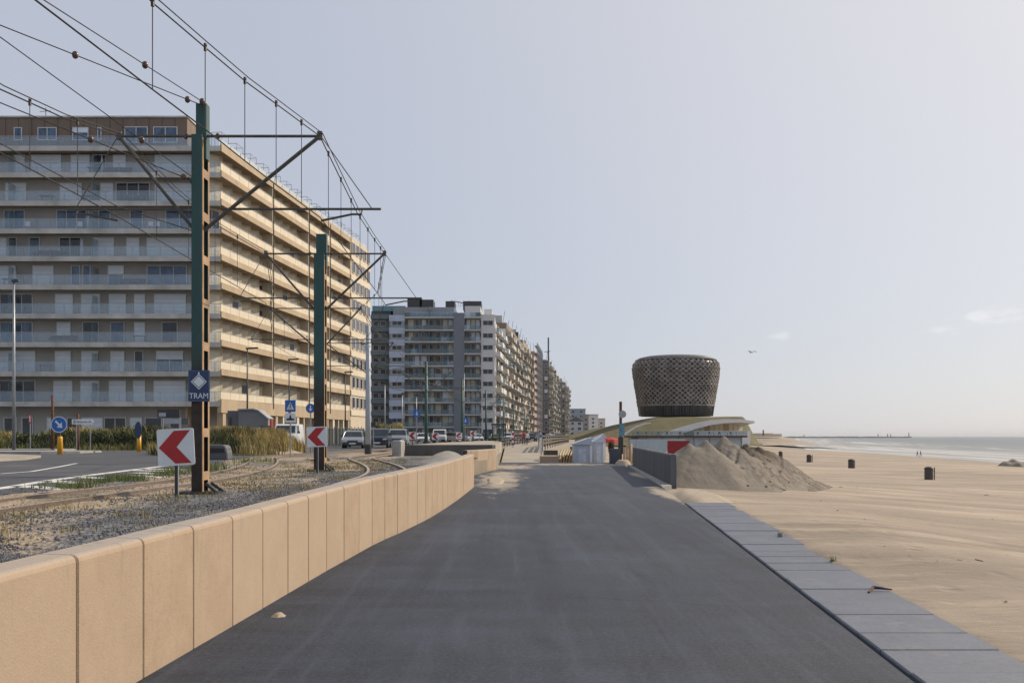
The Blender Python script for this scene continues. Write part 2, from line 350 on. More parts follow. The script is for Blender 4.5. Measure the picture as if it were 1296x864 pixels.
def m_pole():
    n = N('green_pole_paint'); X, Y, Z = n.sep()
    z = n.math('ADD', Z, n.math('MULTIPLY', n.math('SUBTRACT', n.noise(1.3, 6, (1, 1, .5)), .5), 2.2))
    grn = n.mix(n.ramp(n.noise(3, 5, (1, 1, .2)), .3, .7), (.018, .062, .062), (.028, .090, .088))
    rst = n.mix(n.ramp(n.noise(7, 6), .35, .65), (.012, .010, .009), (.042, .024, .015))
    f = n.ramp(z, 3.4, 2.2); f = n.math('MAXIMUM', f, n.math('MULTIPLY', n.ramp(n.noise(9, 6), .62, .68), .8))
    n.col(n.mix(f, grn, rst)); n.rough(.6); n.bump(n.noise(50, 4), .004, .8); return n.m
def m_rail():
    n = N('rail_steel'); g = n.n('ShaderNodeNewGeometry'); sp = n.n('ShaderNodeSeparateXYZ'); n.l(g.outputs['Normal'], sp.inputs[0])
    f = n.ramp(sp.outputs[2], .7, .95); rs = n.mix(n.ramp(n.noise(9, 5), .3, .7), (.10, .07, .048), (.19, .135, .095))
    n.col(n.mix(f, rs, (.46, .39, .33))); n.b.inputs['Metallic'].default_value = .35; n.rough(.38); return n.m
A = dict(
 asphalt=m_asphalt(), conc=m_concrete(), slab=m_slab(), sand=m_sand(), dune=m_dune(), ballast=m_ballast(), sea=m_sea(), road=m_road(), pole=m_pole(), rail=m_rail(),
 filler=mat('joint_filler', (.06,.05,.045), .9), curb=mat('pale_concrete', (.30,.295,.28), .8, .2, 2, bump=.004),
 promc=mat('promenade_concrete', (.31,.275,.225), .85, .15, .6, dirt=(.5,.42,.32,.5)), land=mat('dry_soil', (.24,.205,.15), .95, .25, .3, dirt=(.12,.12,.06,.6)),
 drysand=mat('dry_sand', (.36,.30,.225), .95, .12, 5, bump=.01, bscale=12), white=mat('white_paint', (.72,.74,.76), .4, .06, 3, dirt=(.45,.43,.4,.3)),
 signwhite=mat('sign_white', (.62,.68,.72), .35, .05, 4, dirt=(.45,.45,.42,.25)), red=mat('sign_red', (.36,.012,.018), .4, .12, 5), navy=mat('sign_navy', (.012,.035,.11), .35, .1, 4),
 blue=mat('sign_blue', (.015,.12,.42), .35, .08, 4), yellow=mat('bollard_yellow', (.75,.36,.02), .45, .1, 6), black=mat('black_rubber', (.02,.02,.022), .6),
 dark=mat('dark_metal', (.035,.037,.042), .5, .2, 5), galv=mat('galvanised_steel', (.33,.35,.37), .45, .12, 4, metal=.5), grey=mat('grey_paint', (.36,.39,.43), .45, .08, 3),
 marking=mat('road_marking_paint', (.66,.65,.62), .7, .12, 3, dirt=(.2,.2,.2,.35)), wire=mat('weathered_wire', (.05,.045,.04), .55, .3, 6, metal=.3),
 armst=mat('arm_steel', (.085,.082,.072), .55, .25, 5, metal=.2), insul=mat('brown_insulator', (.085,.055,.035), .25, .2, 20),
 endwall=mat('taupe_render', (.34,.33,.31), .85, .1, .5), fascia=mat('tan_fascia_concrete', (.40,.31,.205), .85, .14, .7, dirt=(.33,.27,.2,.45), stretch=(1,1,.4)),
 parapet=mat('cream_parapet_panel', (.60,.53,.40), .6, .08, .9, dirt=(.5,.44,.34,.35)), slabgrey=mat('grey_slab_concrete', (.47,.47,.45), .85, .2, .8, dirt=(.16,.15,.14,.5)),
 cream=mat('cream_wall', (.52,.44,.31), .8, .1, .7), blind=mat('pale_roller_blind', (.66,.73,.80), .6, .10, .35), blindw=mat('white_roller_blind', (.64,.59,.46), .6, .12, .4),
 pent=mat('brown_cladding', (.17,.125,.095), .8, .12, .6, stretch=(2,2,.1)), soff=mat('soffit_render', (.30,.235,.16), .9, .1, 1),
 gl=glass('window_glass', (.055,.10,.17)), gld=glass('dark_window_glass', (.02,.028,.04)), frame=mat('white_window_frame', (.6,.62,.64), .5, .05, 3),
 rail_glass=clear_glass('balustrade_glass', (.45,.60,.74), .22), rail_clear=clear_glass('teal_balcony_glass', (.12,.24,.28), .34),
 leafdark=mat('dark_leaf', (.05,.062,.022), .8, .45, 1.2), marram=mat('marram_grass', (.33,.26,.10), .8, .4, .8), green=mat('green_grass', (.115,.145,.035), .8, .35, 3),
 stone=mat('ballast_stone', (.12,.12,.128), .9, .55, 25), mound=m_grassy('mound_turf', (.075,.075,.028), (.125,.115,.045), (.155,.12,.06)),
 bronze=mat('bronze_lattice', (.27,.24,.215), .5, .45, .25, metal=.1), towerglass=glass('tower_glass', (.045,.045,.055), .25), roofw=mat('white_shell', (.72,.72,.72), .5, .05, .3),
 timber=mat('warm_timber', (.45,.30,.16), .7, .25, 2, stretch=(1,1,.2)), rust=mat('rusty_steel', (.10,.045,.025), .8, .4, 8), tarp=mat('pale_blue_canvas', (.45,.50,.60), .7, .08, 2),
 skin=mat('skin', (.45,.28,.2), .6), cloth_blue=mat('light_blue_cloth', (.28,.36,.48), .9), cloth_navy=mat('navy_cloth', (.02,.025,.05), .9), cloth_red=mat('red_cloth', (.4,.04,.04), .9), hair=mat('dark_hair', (.03,.02,.015), .8),
 denim=mat('grey_denim', (.07,.08,.11), .9), woodfence=mat('weathered_fence_wood', (.11,.09,.065), .85, .3, 3, stretch=(1,1,.3)),
)
exec_parts = []
# ================================================================ SETTING
def Wx(Y): return interp(Y, (0,150,233,265,296,356,460,960,3000), (92,104,113,119,122,130,136,264,850))
def edge(Y): return 2.2+.075*Y
def beach_z(X, Y):
    e = edge(Y); u = (X-e)/(Wx(Y)-e); b = -.06-.76*sm(48, 60, Y)
    z = interp(u, (-1,0,.06,.26,.5,.8,1,1.4), (b,b,b-.3,-1.75,-2.25,-3.4,-4.5,-7.5))
    if Y < 25:
        o = 3.60+.094*(Y-7.05); z = lerp(b-.05, .008+.035*noise.noise(Vector((X*.9, Y*.55, 12)))+.02*noise.noise(Vector((X*3, Y*2, 2))), sm(o-.32, o-.02, X)*(1-sm(o+1.0, o+5, X)))*(1-sm(o+1, o+5, X))+z*sm(o+1, o+5, X)
    amp = .09*sm(0,.03,u)*(1-sm(.6,.85,u))
    z += amp*(noise.noise(Vector((X*.10, Y*.55, 3)))+.6*noise.noise(Vector((X*.3, Y*1.3, 8))))
    return z
NX, NY = 190, 330
def beach_fn(a, b):
    Y = -4+3.2*(math.exp(b*6.95)-1)*.92
    e = edge(Y)-.5; W = Wx(Y); X = e+(W*1.35-e)*(a**1.9)
    return (X, Y, beach_z(X, Y))
MB().grid(NX, NY, beach_fn).build('beach', A['sand'], smooth=True, kind='structure')
# sea with rollers near the shore, u = distance offshore / 200 m
sea = MB(); svs = []; UVS = []
SX = [-12+2.6*i for i in range(80)]+[200*1.16**i for i in range(1, 34)]
SY = [40*(1.0262**j) for j in range(228)]
SX[-1] = 30000
for Y in SY:
    for d in SX:
        X = Wx(Y)+d; z = -4.5
        if d < 200:
            ph = d/13+1.6*noise.noise(Vector((X*.012, Y*.012, 1)))*2; am = .34*sm(-5,25,d)*(1-sm(110,200,d))*(.5+.8*noise.noise(Vector((X*.01, Y*.03, 5))))
            z += am*(max(0, math.sin(ph))**3)*1.3-.05
        svs.append((X, Y, z)); UVS.append((max(0, d)/200, Y/30))
nx = len(SX); sea.add(svs, [(j*nx+i, j*nx+i+1, (j+1)*nx+i+1, (j+1)*nx+i) for j in range(len(SY)-1) for i in range(nx-1)])
so_ = sea.build('sea', A['sea'], smooth=True, kind='structure', origin=(0,0,0))
uvl = so_.data.uv_layers.new(name='UVMap'); lv = [0]*len(so_.data.loops); so_.data.loops.foreach_get('vertex_index', lv)
buf = []
for i in lv: buf += UVS[i]
uvl.data.foreach_set('uv', buf)
# base ground sheet reaching the horizon
MB().add([(-30000,-60,-7.6),(30000,-60,-7.6),(30000,30000,-7.6),(-30000,30000,-7.6)], [(0,1,2,3)]).build('ground', A['land'], kind='structure')
# raised land left of the promenade
WALL = [(-2.75,-4.0),(-2.62,1.0),(-2.56,4.0),(-2.45,6.46),(-2.30,9.74),(-2.22,11.7),(-2.03,15.0),(-1.86,16.5),(-1.62,19.4),(-1.47,22.4),(-1.34,26),(-1.2,31.5)]
def wallx(Y): return interp(Y, [p[1] for p in WALL], [p[0] for p in WALL])
MB().poly([(-3000,-40),(-2.9,-40),(-2.9,4),(-2.7,9.7),(-2.3,17),(-1.75,24),(-1.5,31.5),(-1.6,43),(-.75,49),(-.9,100),(.5,128),(2.4,155),(6,220),(20,400),(50,760),(220,2500),(-3000,2500)], -4, .52).build('terrace_ground', A['land'], kind='structure')
LZ = .6
def bal_fn(a, b):
    Y = 1+61*b; x1 = (wallx(Y)-.22 if Y < 31.5 else interp(Y, (31.5,43,48.5,62), (-1.45,-1.7,-.95,-.9))); x0 = interp(Y, (0,16,21,26,33,40,48,62), (-8.4,-8.4,-8.55,-8.8,-9.6,-11.6,-12.3,-8.9)); X = lerp(x0, x1, a)
    z = LZ+.015+.022*noise.noise(Vector((X*.9, Y*.9, 0)))+.015*noise.noise(Vector((X*3, Y*3, 4)))
    return (X, Y, z-.0+(.06*sm(x1-1.2, x1-.3, X)))
MB().grid(90, 260, bal_fn).build('ballast_ground', A['ballast'], smooth=True, kind='structure')
# promenade asphalt, slab strip, far concrete
def redge(Y): return 2.62+.086*(Y-6.46) if Y < 32 else 4.81+.06*(Y-32)
ys = [-3, 3, 7, 12, 18, 23, 28, 32, 40, 48, 56, 61]
pl = [(wallx(max(1, y)) + .0 if y <= 31.5 else interp(y, (31.5,43,48,61), (-1.3,-1.62,-.7,-.66)), y) for y in ys]; pr = [(redge(y), y) for y in ys]
asp = MB(); 
for i in range(len(ys)-1):
    for k in range(1):
        asp.add([(pl[i][0]-.1, ys[i], 0), (pr[i][0], ys[i], 0), (pr[i+1][0], ys[i+1], 0), (pl[i+1][0]-.1, ys[i+1], 0)], [(0,1,2,3)])
asp.add([(pr[i][0], ys[i], z) for i in range(len(ys)) for z in (0, -1.5)], [(2*i, 2*i+1, 2*i+3, 2*i+2) for i in range(len(ys)-1)])
asp.add([(pl[-1][0], 61, 0), (pr[-1][0], 61, 0), (pr[-1][0], 61, -1.5), (pl[-1][0], 61, -1.5)], [(0,1,2,3)])
asp.build('promenade', A['asphalt'], kind='structure')
far = MB(); fl = [(-.66,61.02,.004),(-.7,100,.5),(.5,128,.56),(2.4,155,.58),(6,220,.6),(20,400,.62),(46,760,.62)]; fr = [(1.6,61.02,.004),(3.0,100,.5),(5.3,128,.56),(7.4,155,.58),(12.5,220,.6),(27,400,.62),(55,760,.62)]
far.add([p for q in zip(fl, fr) for p in q], [(2*i, 2*i+1, 2*i+3, 2*i+2) for i in range(len(fl)-1)])
far.add([(x, y, z) for (x, y, zz) in fr for z in (zz, -2)], [(2*i, 2*i+1, 2*i+3, 2*i+2) for i in range(len(fr)-1)])
far.build('far_promenade', A['promc'], kind='structure')
# stone slab strip along the sea side, each slab its own piece
seaw = bpy.data.objects.new('slab_strip', None); COL.objects.link(seaw); seaw['kind'] = 'structure'
seaw.location = (3.1, 7, 0); seaw.matrix_world = Matrix.Translation((3.1,7,0))
MB().poly([(redge(-3)+.02,-3),(3.58+.094*(-10),-3),(3.58+.094*24,31),(redge(31)+.02,31)], -1.6, -.09).build('footing', A['filler'], seaw)
y = -2.8
ang = math.atan(.09)
while y < 23.6:
    L = random.uniform(.62, .86); w0 = redge(y)+.035; w1 = 3.60+.094*(y-7.05); wd = w1-w0
    xm = (w0+w1)/2; a2 = .35+.0; s = MB()
    rz = random.uniform(-.004, .004); top = .016+random.uniform(-.004, .005); g = random.uniform(.004, .009)
    q = [(w0, y+g), (w1, y+g), (w1+.09*L, y+L-g), (w0+.086*L, y+L-g)]
    s.poly(q, -.10, top)
    ob = s.build('slab', A['slab'], seaw, bevel=.012)
    y += L
cb = MB(); cb.poly([(4.68,31.0),(5.05,31.5),(6.5,54.5),(6.3,54.5)], -1.2, .05); cb.build('wall_footing_strip', A['curb'], kind='structure')
# sand drifted over the end of the slabs, and on the asphalt
def drift(name, cx, cy, rx, ry, h, seed, z0=.004, kind='structure'):
    def fn(a, b):
        u = a*2-1; v = b*2-1; X = cx+u*rx*1.3; Y = cy+v*ry*1.3
        r = math.hypot(u*1.3, v*1.3)+.35*noise.noise(Vector((X*1.3+seed, Y*.5, seed)))
        return (X, Y, z0-.20+(h+.20)*(1-sm(.35, 1.05, r)))
    return MB().grid(26, 40, fn).build(name, A['drysand'], smooth=True, kind=kind)
drift('sand_drift', -.62, 36.5, .5, 6.5, .05, 3.1)
drift('sand_drift', 4.95, 27.2, .95, 4.6, .10, 1.4, .01)
hp = MB().grid(12, 12, lambda a, b: (-2.08+(a-.5)*.15, 8.88+(b-.5)*.2, -.004+.035*(1-sm(.2, 1, math.hypot(a*2-1, b*2-1)*(1+.3*noise.noise(Vector((a*6, b*6, 2)))))))).build('sand_heap', A['drysand'], smooth=True)
tag(hp, 'tiny heap of pale sand on the dark asphalt near the left wall', 'sand heap')
# roads on the left
MB().add([(-60,-20,LZ+.012),(-8.2,-20,LZ+.012),(-8.2,19,LZ+.012),(-8.55,26,LZ+.012),(-9.3,33,LZ+.012),(-11.4,40,LZ+.012),(-12.4,48,LZ+.012),(-60,48,LZ+.012)], [tuple(range(8))]).build('road', A['road'], kind='structure')
MB().add([(-70,48.01,LZ+.010),(-12.4,48.01,LZ+.010),(-8.6,56,LZ+.010),(-8.8,66,LZ+.010),(-9.5,84,LZ+.010),(-6,130,LZ+.010),(4,250,LZ+.010),(22,480,LZ+.010),(40,760,LZ+.010),(20,760,LZ+.010),(-10,480,LZ+.010),(-24,250,LZ+.010),(-27.5,98,LZ+.010),(-30,70,LZ+.010),(-70,70,LZ+.010)], [tuple(range(15))]).build('avenue_road', A['road'], kind='structure')
MB().poly([(-70,57),(-27,57),(-25.4,58.5),(-25.4,61.6),(-27,62.5),(-70,62.5)], .5, LZ+.13).build('pavement', A['curb'], kind='structure')
MB().poly([(-70,67.5),(-31,67.5),(-31,72),(-70,72)], .5, LZ+.13).build('pavement', A['curb'], kind='structure')
isl = MB(); isl.poly([(-25.5,43.5),(-21.2,40.0),(-20.3,38.8),(-20.3,41.5),(-22.0,46.5),(-29,53.5),(-34,54)], .5, LZ+.12); isl.build('traffic_island', A['promc'], kind='structure')
mk = MB(); zz = LZ+.017
def stripe(pts, wd):
    for (x0, y0), (x1, y1) in zip(pts, pts[1:]):
        d = Vector((x1-x0, y1-y0)).normalized(); nrm = Vector((-d.y, d.x))*wd/2
        mk.add([(x0-nrm.x,y0-nrm.y,zz),(x1-nrm.x,y1-nrm.y,zz),(x1+nrm.x,y1+nrm.y,zz),(x0+nrm.x,y0+nrm.y,zz)], [(0,1,2,3)])
g = lambda x, y: tuple(G(x, y, LZ))[:2]
stripe([(-9.55,6),(-9.6,14), g(0,619), g(60,609), g(120,601), g(200,591), g(240,587)], .28)
for (a, b) in (((25,615.5),(84,620)), ((62,609),(104,612.5)), ((100,604),(130,606)), ((170,595.5),(235,597.5)), ((178,593.5),(240,595)), ((172,598.5),(225,601.5)), ((168,601.5),(215,605))):
    stripe([g(*a), g(*b)], .46)
stripe([g(0,600), g(40,597), g(75,591), g(97,586.5)], .15)
mk.build('road_marking', A['marking'], kind='structure')
# raised sand-coloured plaza behind the curved wall
MB().poly([(-5.35,50.46),(-5.0,72),(-2.9,100),(-1.3,100),(-.8,78),(-.85,51.4),(-1.9,50.96),(-3.4,50.66)], .4, 1.16).build('raised_plaza', A['promc'], kind='structure')
# grassy mound under the tower
def mound_fn(a, b):
    Y = lerp(262, 430, b); X = lerp(18, 83, a)
    X2 = X; X = X*Y/330
    top = interp(X2, (18,24,31,39.8,47.7,67,77,79,82), (.4,2.0,4.6,6.5,7.7,7.9,7.8,4,-1.4))
    z = lerp(-.8, top, sm(276, 318, Y)); z += .25*noise.noise(Vector((X*.12, Y*.1, 0)))*sm(-1, 3, z)
    return (X, Y, z)
MB().grid(60, 60, mound_fn).build('grass_mound', A['mound'], smooth=True, kind='structure')
# left tail of the mound, farther out, and a sand bank on the coast ahead
def tail_fn(a, b):
    X = lerp(28, 66, a); Y = lerp(430, 640, b); top = interp(X, (28,40,50,66), (1,3.2,6.2,8.5))
    return (X, Y, lerp(.2, top, sm(430, 520, Y)))
MB().grid(24, 24, tail_fn).build('far_dune', A['mound'], smooth=True, kind='structure')
def bank_fn(a, b):
    X = lerp(95, 172, a); Y = lerp(520, 760, b); top = interp(X, (95,110,150,160,172), (3.2,3.4,3.1,1.2,-3.6))
    return (X, Y, lerp(-3, top, sm(520, 590, Y))+.2*noise.noise(Vector((X*.1, Y*.1, 0))))
MB().grid(30, 30, bank_fn).build('sand_bank', A['sand'], smooth=True, kind='structure')

# ================================================================ CONCRETE WALLS
def profile_panel(p0, p1, nrm, prof, zb=0, cf=.010):
    s = MB(); k = len(prof); p0 = Vector((p0[0], p0[1])); p1 = Vector((p1[0], p1[1])); d = (p1-p0).normalized(); vs = []
    secs = [(p0, cf), (p0+d*cf, 0), (p1-d*cf, 0), (p1, cf)] if cf else [(p0, 0), (p1, 0)]
    for p, c in secs: vs += [(p.x-nrm[0]*(e+(c if e < .05 else 0)), p.y-nrm[1]*(e+(c if e < .05 else 0)), zb+z-(c*.5 if z > .5 else 0)) for e, z in prof]
    m = len(secs)
    s.add(vs, [(q*k+i, q*k+(i+1) % k, (q+1)*k+(i+1) % k, (q+1)*k+i) for q in range(m-1) for i in range(k)]+[tuple(reversed(range(k))), tuple(range((m-1)*k, m*k))]); return s
PROF = [(0,-.1),(0,.955),(.006,.975),(.02,.99),(.04,.996),(.215,1.0),(.238,.992),(.245,.97),(.245,-.1)]
def dzw(Y): return interp(Y, (0,9,17,32), (-.082,-.066,.005,.045))
def panel_wall(path, step, label, gap=.006, zb=0, prof=PROF, hv=False, pm=None):
    L = [0]
    for a, b in zip(path, path[1:]): L.append(L[-1]+math.hypot(b[0]-a[0], b[1]-a[1]))
    def at(s): return (interp(s, L, [p[0] for p in path]), interp(s, L, [p[1] for p in path]))
    m = at(L[-1]/2); t = thing('concrete_wall', label, 'wall', (m[0], m[1], zb))
    s = 0; fill = MB()
    while s < L[-1]-.05:
        st = step*random.uniform(.96, 1.04); e = min(L[-1], s+st); a = at(s+gap); b = at(e-gap)
        d = Vector((b[0]-a[0], b[1]-a[1])).normalized(); n2 = (d.y, -d.x)
        j = random.uniform(-.002, .002); a = (a[0]+n2[0]*j, a[1]+n2[1]*j); b = (b[0]+n2[0]*j, b[1]+n2[1]*j)
        pb = profile_panel(a, b, n2, prof, zb)
        if hv: pb.v = [(v[0], v[1], v[2]+dzw(v[1])) if v[2] > .5 else v for v in pb.v]
        ob = pb.build('panel', pm or A['conc'], t)
        ob.data.polygons.foreach_set('use_smooth', [False]*len(ob.data.polygons))
        a = at(s); b = at(e); fp = [(.022,0),(.022,.968),(.05,.990),(.21,.994),(.225,.98),(.225,0)]
        fb = profile_panel(a, b, n2, fp, zb, 0)
        if hv: fb.v = [(v[0], v[1], v[2]+dzw(v[1])) if v[2] > .5 else v for v in fb.v]
        fill.add(fb.v, fb.f)
        s = e
    fill.build('joint_backing', A['filler'], t)
    return t
panel_wall(WALL, .885, 'long tan concrete wall of upright panels curving along the left edge of the asphalt', hv=True)
panel_wall([(-1.95,43.4),(-1.55,44.2),(-.75,48.2)], 1.05, 'short tan concrete wall end piece standing just past the end of the long wall')
# shaded curved wall behind; its shade is put into the dark panel colour
panel_wall([(-5.4,50.2),(-3.4,50.4),(-1.9,50.7),(-1.0,51.2)], 1.1, 'curved wall in shade facing the tram track beyond the sand heap', zb=.18, pm=mat('shade_darkened_concrete', (.10,.095,.09), .85, .2, 1.5))
cw = MB(); cw.poly([(-6.0,49.6),(-5.5,49.2),(-5.38,50.2),(-5.8,50.6)], .4, 1.42)
tag(cw.build('wall_end_block', A['curb'], bevel=.08), 'rounded pale concrete block closing the left end of the curved wall', 'concrete block')
pv = MB(); pv.grid(24, 16, lambda a, b: (lerp(-3.9, -1.75, a), lerp(35, 47.5, b), LZ-.03+max(0, .42*(1-sm(.1, 1, math.hypot(a*2-1.1, b*2-1))) + .05*noise.noise(Vector((a*5, b*5, 1))))))
tag(pv.build('sand_heap', mat('shade_greyed_sand', (.22,.21,.19), .95, .25, 4), smooth=True), 'low sand heap greyed for shade behind the long wall beside the tram track', 'sand heap')  # shade on the heap is carried by its grey colour
# dark wall on the right
DW = [(5.12,32.2),(6.6,54.5)]
def dark_wall():
    n = N('stained_dark_concrete'); c = n.mix(n.ramp(n.noise(1.6, 6, (1.5, 1.5, .12)), .35, .65), (.05,.06,.075), (.13,.145,.165))
    c = n.mix(n.math('MULTIPLY', n.ramp(n.noise(2.4, 6, (2, 2, .1)), .52, .6), .6), c, (.045,.032,.025)); n.col(c); n.rough(.7); n.bump(n.noise(40, 4), .006)
    t = thing('concrete_wall', 'dark stained low wall on the right running back from the sand pile', 'wall', (5.8,43,0))
    d = Vector((DW[1][0]-DW[0][0], DW[1][1]-DW[0][1])); L = d.length; d.normalize(); nn = (-d.y, d.x); k = 12
    for i in range(k):
        a = (DW[0][0]+d.x*(L*i/k+.012), DW[0][1]+d.y*(L*i/k+.012)); b = (DW[0][0]+d.x*(L*(i+1)/k-.012), DW[0][1]+d.y*(L*(i+1)/k-.012))
        pb = profile_panel(b, a, nn, [(0,-.6),(0,.97),(.03,1.02),(.17,1.02),(.2,.97),(.2,-.6)]); pb.build('panel', n.m, t, bevel=.01)
dark_wall()
# far railing along the promenade edge
def rail_fence():
    t = thing('fence', 'brown timber railing with three rails between the far promenade and the huts', 'fence', (2.45,84,.2))
    def zz_(Y): return interp(Y, (61,100,128,155,220), (0,.5,.56,.58,.6))
    Y = 82; pts = []
    while Y < 235:
        X = interp(Y, (61,100,128,155,220), (1.6,3.0,5.3,7.4,12.5)); z = zz_(Y); pts.append((X, Y, z))
        MB().box(X-.09, X+.09, Y-.09, Y+.09, z-.3, z+1.22).build('post', A['white'] if len(pts) == 1 else A['woodfence'], t); Y += 6
    for h, hh in ((1.13,.16),(.75,.24),(.38,.24)):
        b = MB()
        for a, c in zip(pts, pts[1:]): b.beam((a[0]+.06,a[1],a[2]+h), (c[0]+.06,c[1],c[2]+h), .05, hh)
        b.build('rail', A['woodfence'], t)
rail_fence()

# ================================================================ TRACKS
T2 = [(-3.15,-6),(-3.12,8),(-3.0,12),(-2.86,15.2),(-2.88,18),(-2.96,20.5),(-3.0,23),(-3.25,26),(-3.75,29.5),(-4.6,34),(-5.6,38.5),(-6.5,43),(-6.75,47),(-6.55,51),(-6.5,60),(-6.2,70),(-4.9,80),(-3.2,105),(-1.4,130),(.7,155),(2.3,185),(4.9,220),(12,300)]
T1 = [(-6.9,-6),(-6.95,8),(-7.05,14),(-6.95,18),(-6.85,21),(-7.1,25),(-7.8,30),(-8.9,35.5),(-10.2,41),(-11.1,45),(-11.3,49),(-10.9,54),(-10.4,60),(-9.9,70),(-8.9,80),(-7.3,105),(-5.4,130),(-3.3,155),(-1.7,185),(.9,220),(8,300)]
def smooth_path(pts, k=4):
    out = []
    n = len(pts)
    for i in range(n-1):
        p0 = Vector(pts[max(0, i-1)]); p1 = Vector(pts[i]); p2 = Vector(pts[i+1]); p3 = Vector(pts[min(n-1, i+2)])
        for j in range(k):
            t = j/k; out.append(.5*((2*p1)+(-p0+p2)*t+(2*p0-5*p1+4*p2-p3)*t*t+(-p0+3*p1-3*p2+p3)*t**3))
    out.append(Vector(pts[-1])); return out
def track(pts, label):
    sp = smooth_path(pts, 5); t = thing('tram_track', label, 'tram track', (sp[20].x, sp[20].y, LZ))
    for sgn in (-1, 1):
        r = MB(); vs = []; cs = [(-.06,-.09),(-.042,-.01),(-.036,.03),(.036,.03),(.042,-.01),(.06,-.09)]
        for i, p in enumerate(sp):
            d = (sp[min(i+1, len(sp)-1)]-sp[max(0, i-1)]).normalized(); nn = Vector((-d.y, d.x)); c = p+nn*sgn*.52
            vs += [(c.x+nn.x*a, c.y+nn.y*a, LZ+.045+z) for a, z in cs]
        k = 6; r.add(vs, [(i*k+j, i*k+j+1, (i+1)*k+j+1, (i+1)*k+j) for i in range(len(sp)-1) for j in range(k-1)])
        r.build('rail', A['rail'], t, smooth=False)
track(T1, 'rusty tram track on the left side of the green poles')
track(T2, 'shiny curving tram track between the long wall and the green poles')

# ================================================================ CATENARY POLES
def pole(loc, label, left, right, full=True, ztop=7.3, m=None, wd=.19):
    x, y = loc; m = m or A['pole']
    t = thing('tram_pole', label, 'tram pole', (x, y, LZ), group=None)
    h = wd/2; zs = ztop-LZ if ztop else 6.7; z1 = ztop-.55
    if full:
        # box section: solid front and left, right side open between riveted batten plates
        dp = .36; b = MB(); b.box(x-h, x+h-.012, y-.03, y, LZ, z1); b.box(x-h, x-h+.03, y+.0005, y+dp-.03, LZ, z1); b.box(x-h, x+h-.012, y+dp-.0295, y+dp, LZ, z1)
        b.build('column', m, t)
        bb = MB(); bm = mat('tan_rusty_batten', (.34,.22,.12), .75, .35, 2, dirt=(.08,.045,.025,.75)); bb.box(x+h-.0115, x+h, y-.03, y+.045, LZ, z1-.05); bb.box(x+h-.0115, x+h, y+dp-.075, y+dp, LZ, z1-.05)
        z = LZ+.25
        while z < z1-.2: bb.box(x+h-.011, x+h-.0005, y+.0455, y+dp-.0755, z, z+.15); z += .74
        bb.build('batten_side', bm, t)
        bt = MB(); bt.box(x-h+.05, x+h+.04, y+.05, y+.24, z1-.4, ztop); bt.build('pole_head', m, t)
        bt = MB(); bt.poly([(x-.32,y-.18),(x+.36,y-.18),(x+.36,y+.45),(x-.32,y+.45)], LZ-.2, LZ+.06); bt.beam((x+.17,y-.05,LZ+.2),(x+.36,y-.1,LZ+.05), .06, .05); bt.beam((x+.17,y+.2,LZ+.2),(x+.36,y+.25,LZ+.05), .06, .05)
        bt.build('base', A['dark'], t)
    else:
        b = MB(); b.tube([(x,y,LZ),(x,y,3),(x,y,ztop)], [h, h*.9, h*.7], 10); b.build('column', m, t, smooth=True)
        b = MB(); b.tube([(x,y,LZ-.1),(x,y,LZ+.55)], h*1.15, 10); b.build('base', A['dark'], t)
    zm = 6.75; zr = 5.5; yy = y+.1
    for sx, side in ((left, -1), (right, 1)):
        if sx is None: continue
        ex = sx; a = MB(); x0 = x+side*h*.8
        a.tube([(x0,yy,zm),(ex,yy,zm)], .025, 6); a.tube([(x0,yy,zm-1.62),(ex,yy,zm)], .033, 6); a.tube([(ex,yy,zm-.06),(ex,yy,zm+.08)], .05, 6)
        a.build('bracket_arm', A['armst'], t)
        r = MB(); xt = ex+side*(1.05 if side > 0 else .9); fr = lerp(x0, ex, .75 if side > 0 else .1); fr = x+side*abs(x-ex)*.18 if side < 0 else lerp(x, ex, .18)
        r.tube([(fr,yy,zr),(xt,yy,zr)], .022, 6); r.tube([(ex+side*.02,yy,zm),(xt-side*.15,yy,zr)], .009, 4)
        r.tube([(ex+side*.72,yy,zr),(ex+side*.72,yy,zr-.09),(ex+side*.55,yy,zr-.09),(ex+side*.02,yy,zr-.2)], .02, 6)
        r.build('registration_arm', A['armst'], t)
        s = MB(); s.lathe([(.02,-.05),(.036,-.03),(.02,0),(.036,.03),(.02,.05)], lerp(x0, ex, .12), yy, 8, zm); s.build('insulator', A['insul'], t, smooth=True)
    return t
pole((-5.37,17), 'nearest tall green and rusty tram pole carrying the blue TRAM sign', -6.75, -3.3)
pole((-5.42,28), 'second green tram pole, behind the smaller red chevron sign', -6.95, -3.6, wd=.30)
pole((-7.75,40), 'green tram pole standing directly behind the second pole', -9.75, -6.1, wd=.3)
pole((-7.95,55), 'grey round tram pole with black foot beside the parked cars', -10.3, -6.6, full=False, ztop=7.7, m=A['grey'], wd=.34)
gpoles = [(-6.9,80,540),(-5.25,105,585),(-3.4,130,615),(-1.35,155,637),(.3,185,650),(2.8,220,664)]
wh = ['in front of the grey apartment block, first beyond the grey pole','in front of the solid grey core of the apartment block','before the white corner of the apartment block','beside the sunlit side of the apartment block','farther down the avenue, before the third building','farthest down the avenue, near the scaffolding']
for (x, y, px), s in zip(gpoles, wh):
    pole((x, y), 'slim green tram pole '+s, x-2, x+2, full=False, ztop=7.6, m=mat('dark_green_paint', (.02,.075,.06), .5), wd=.3)

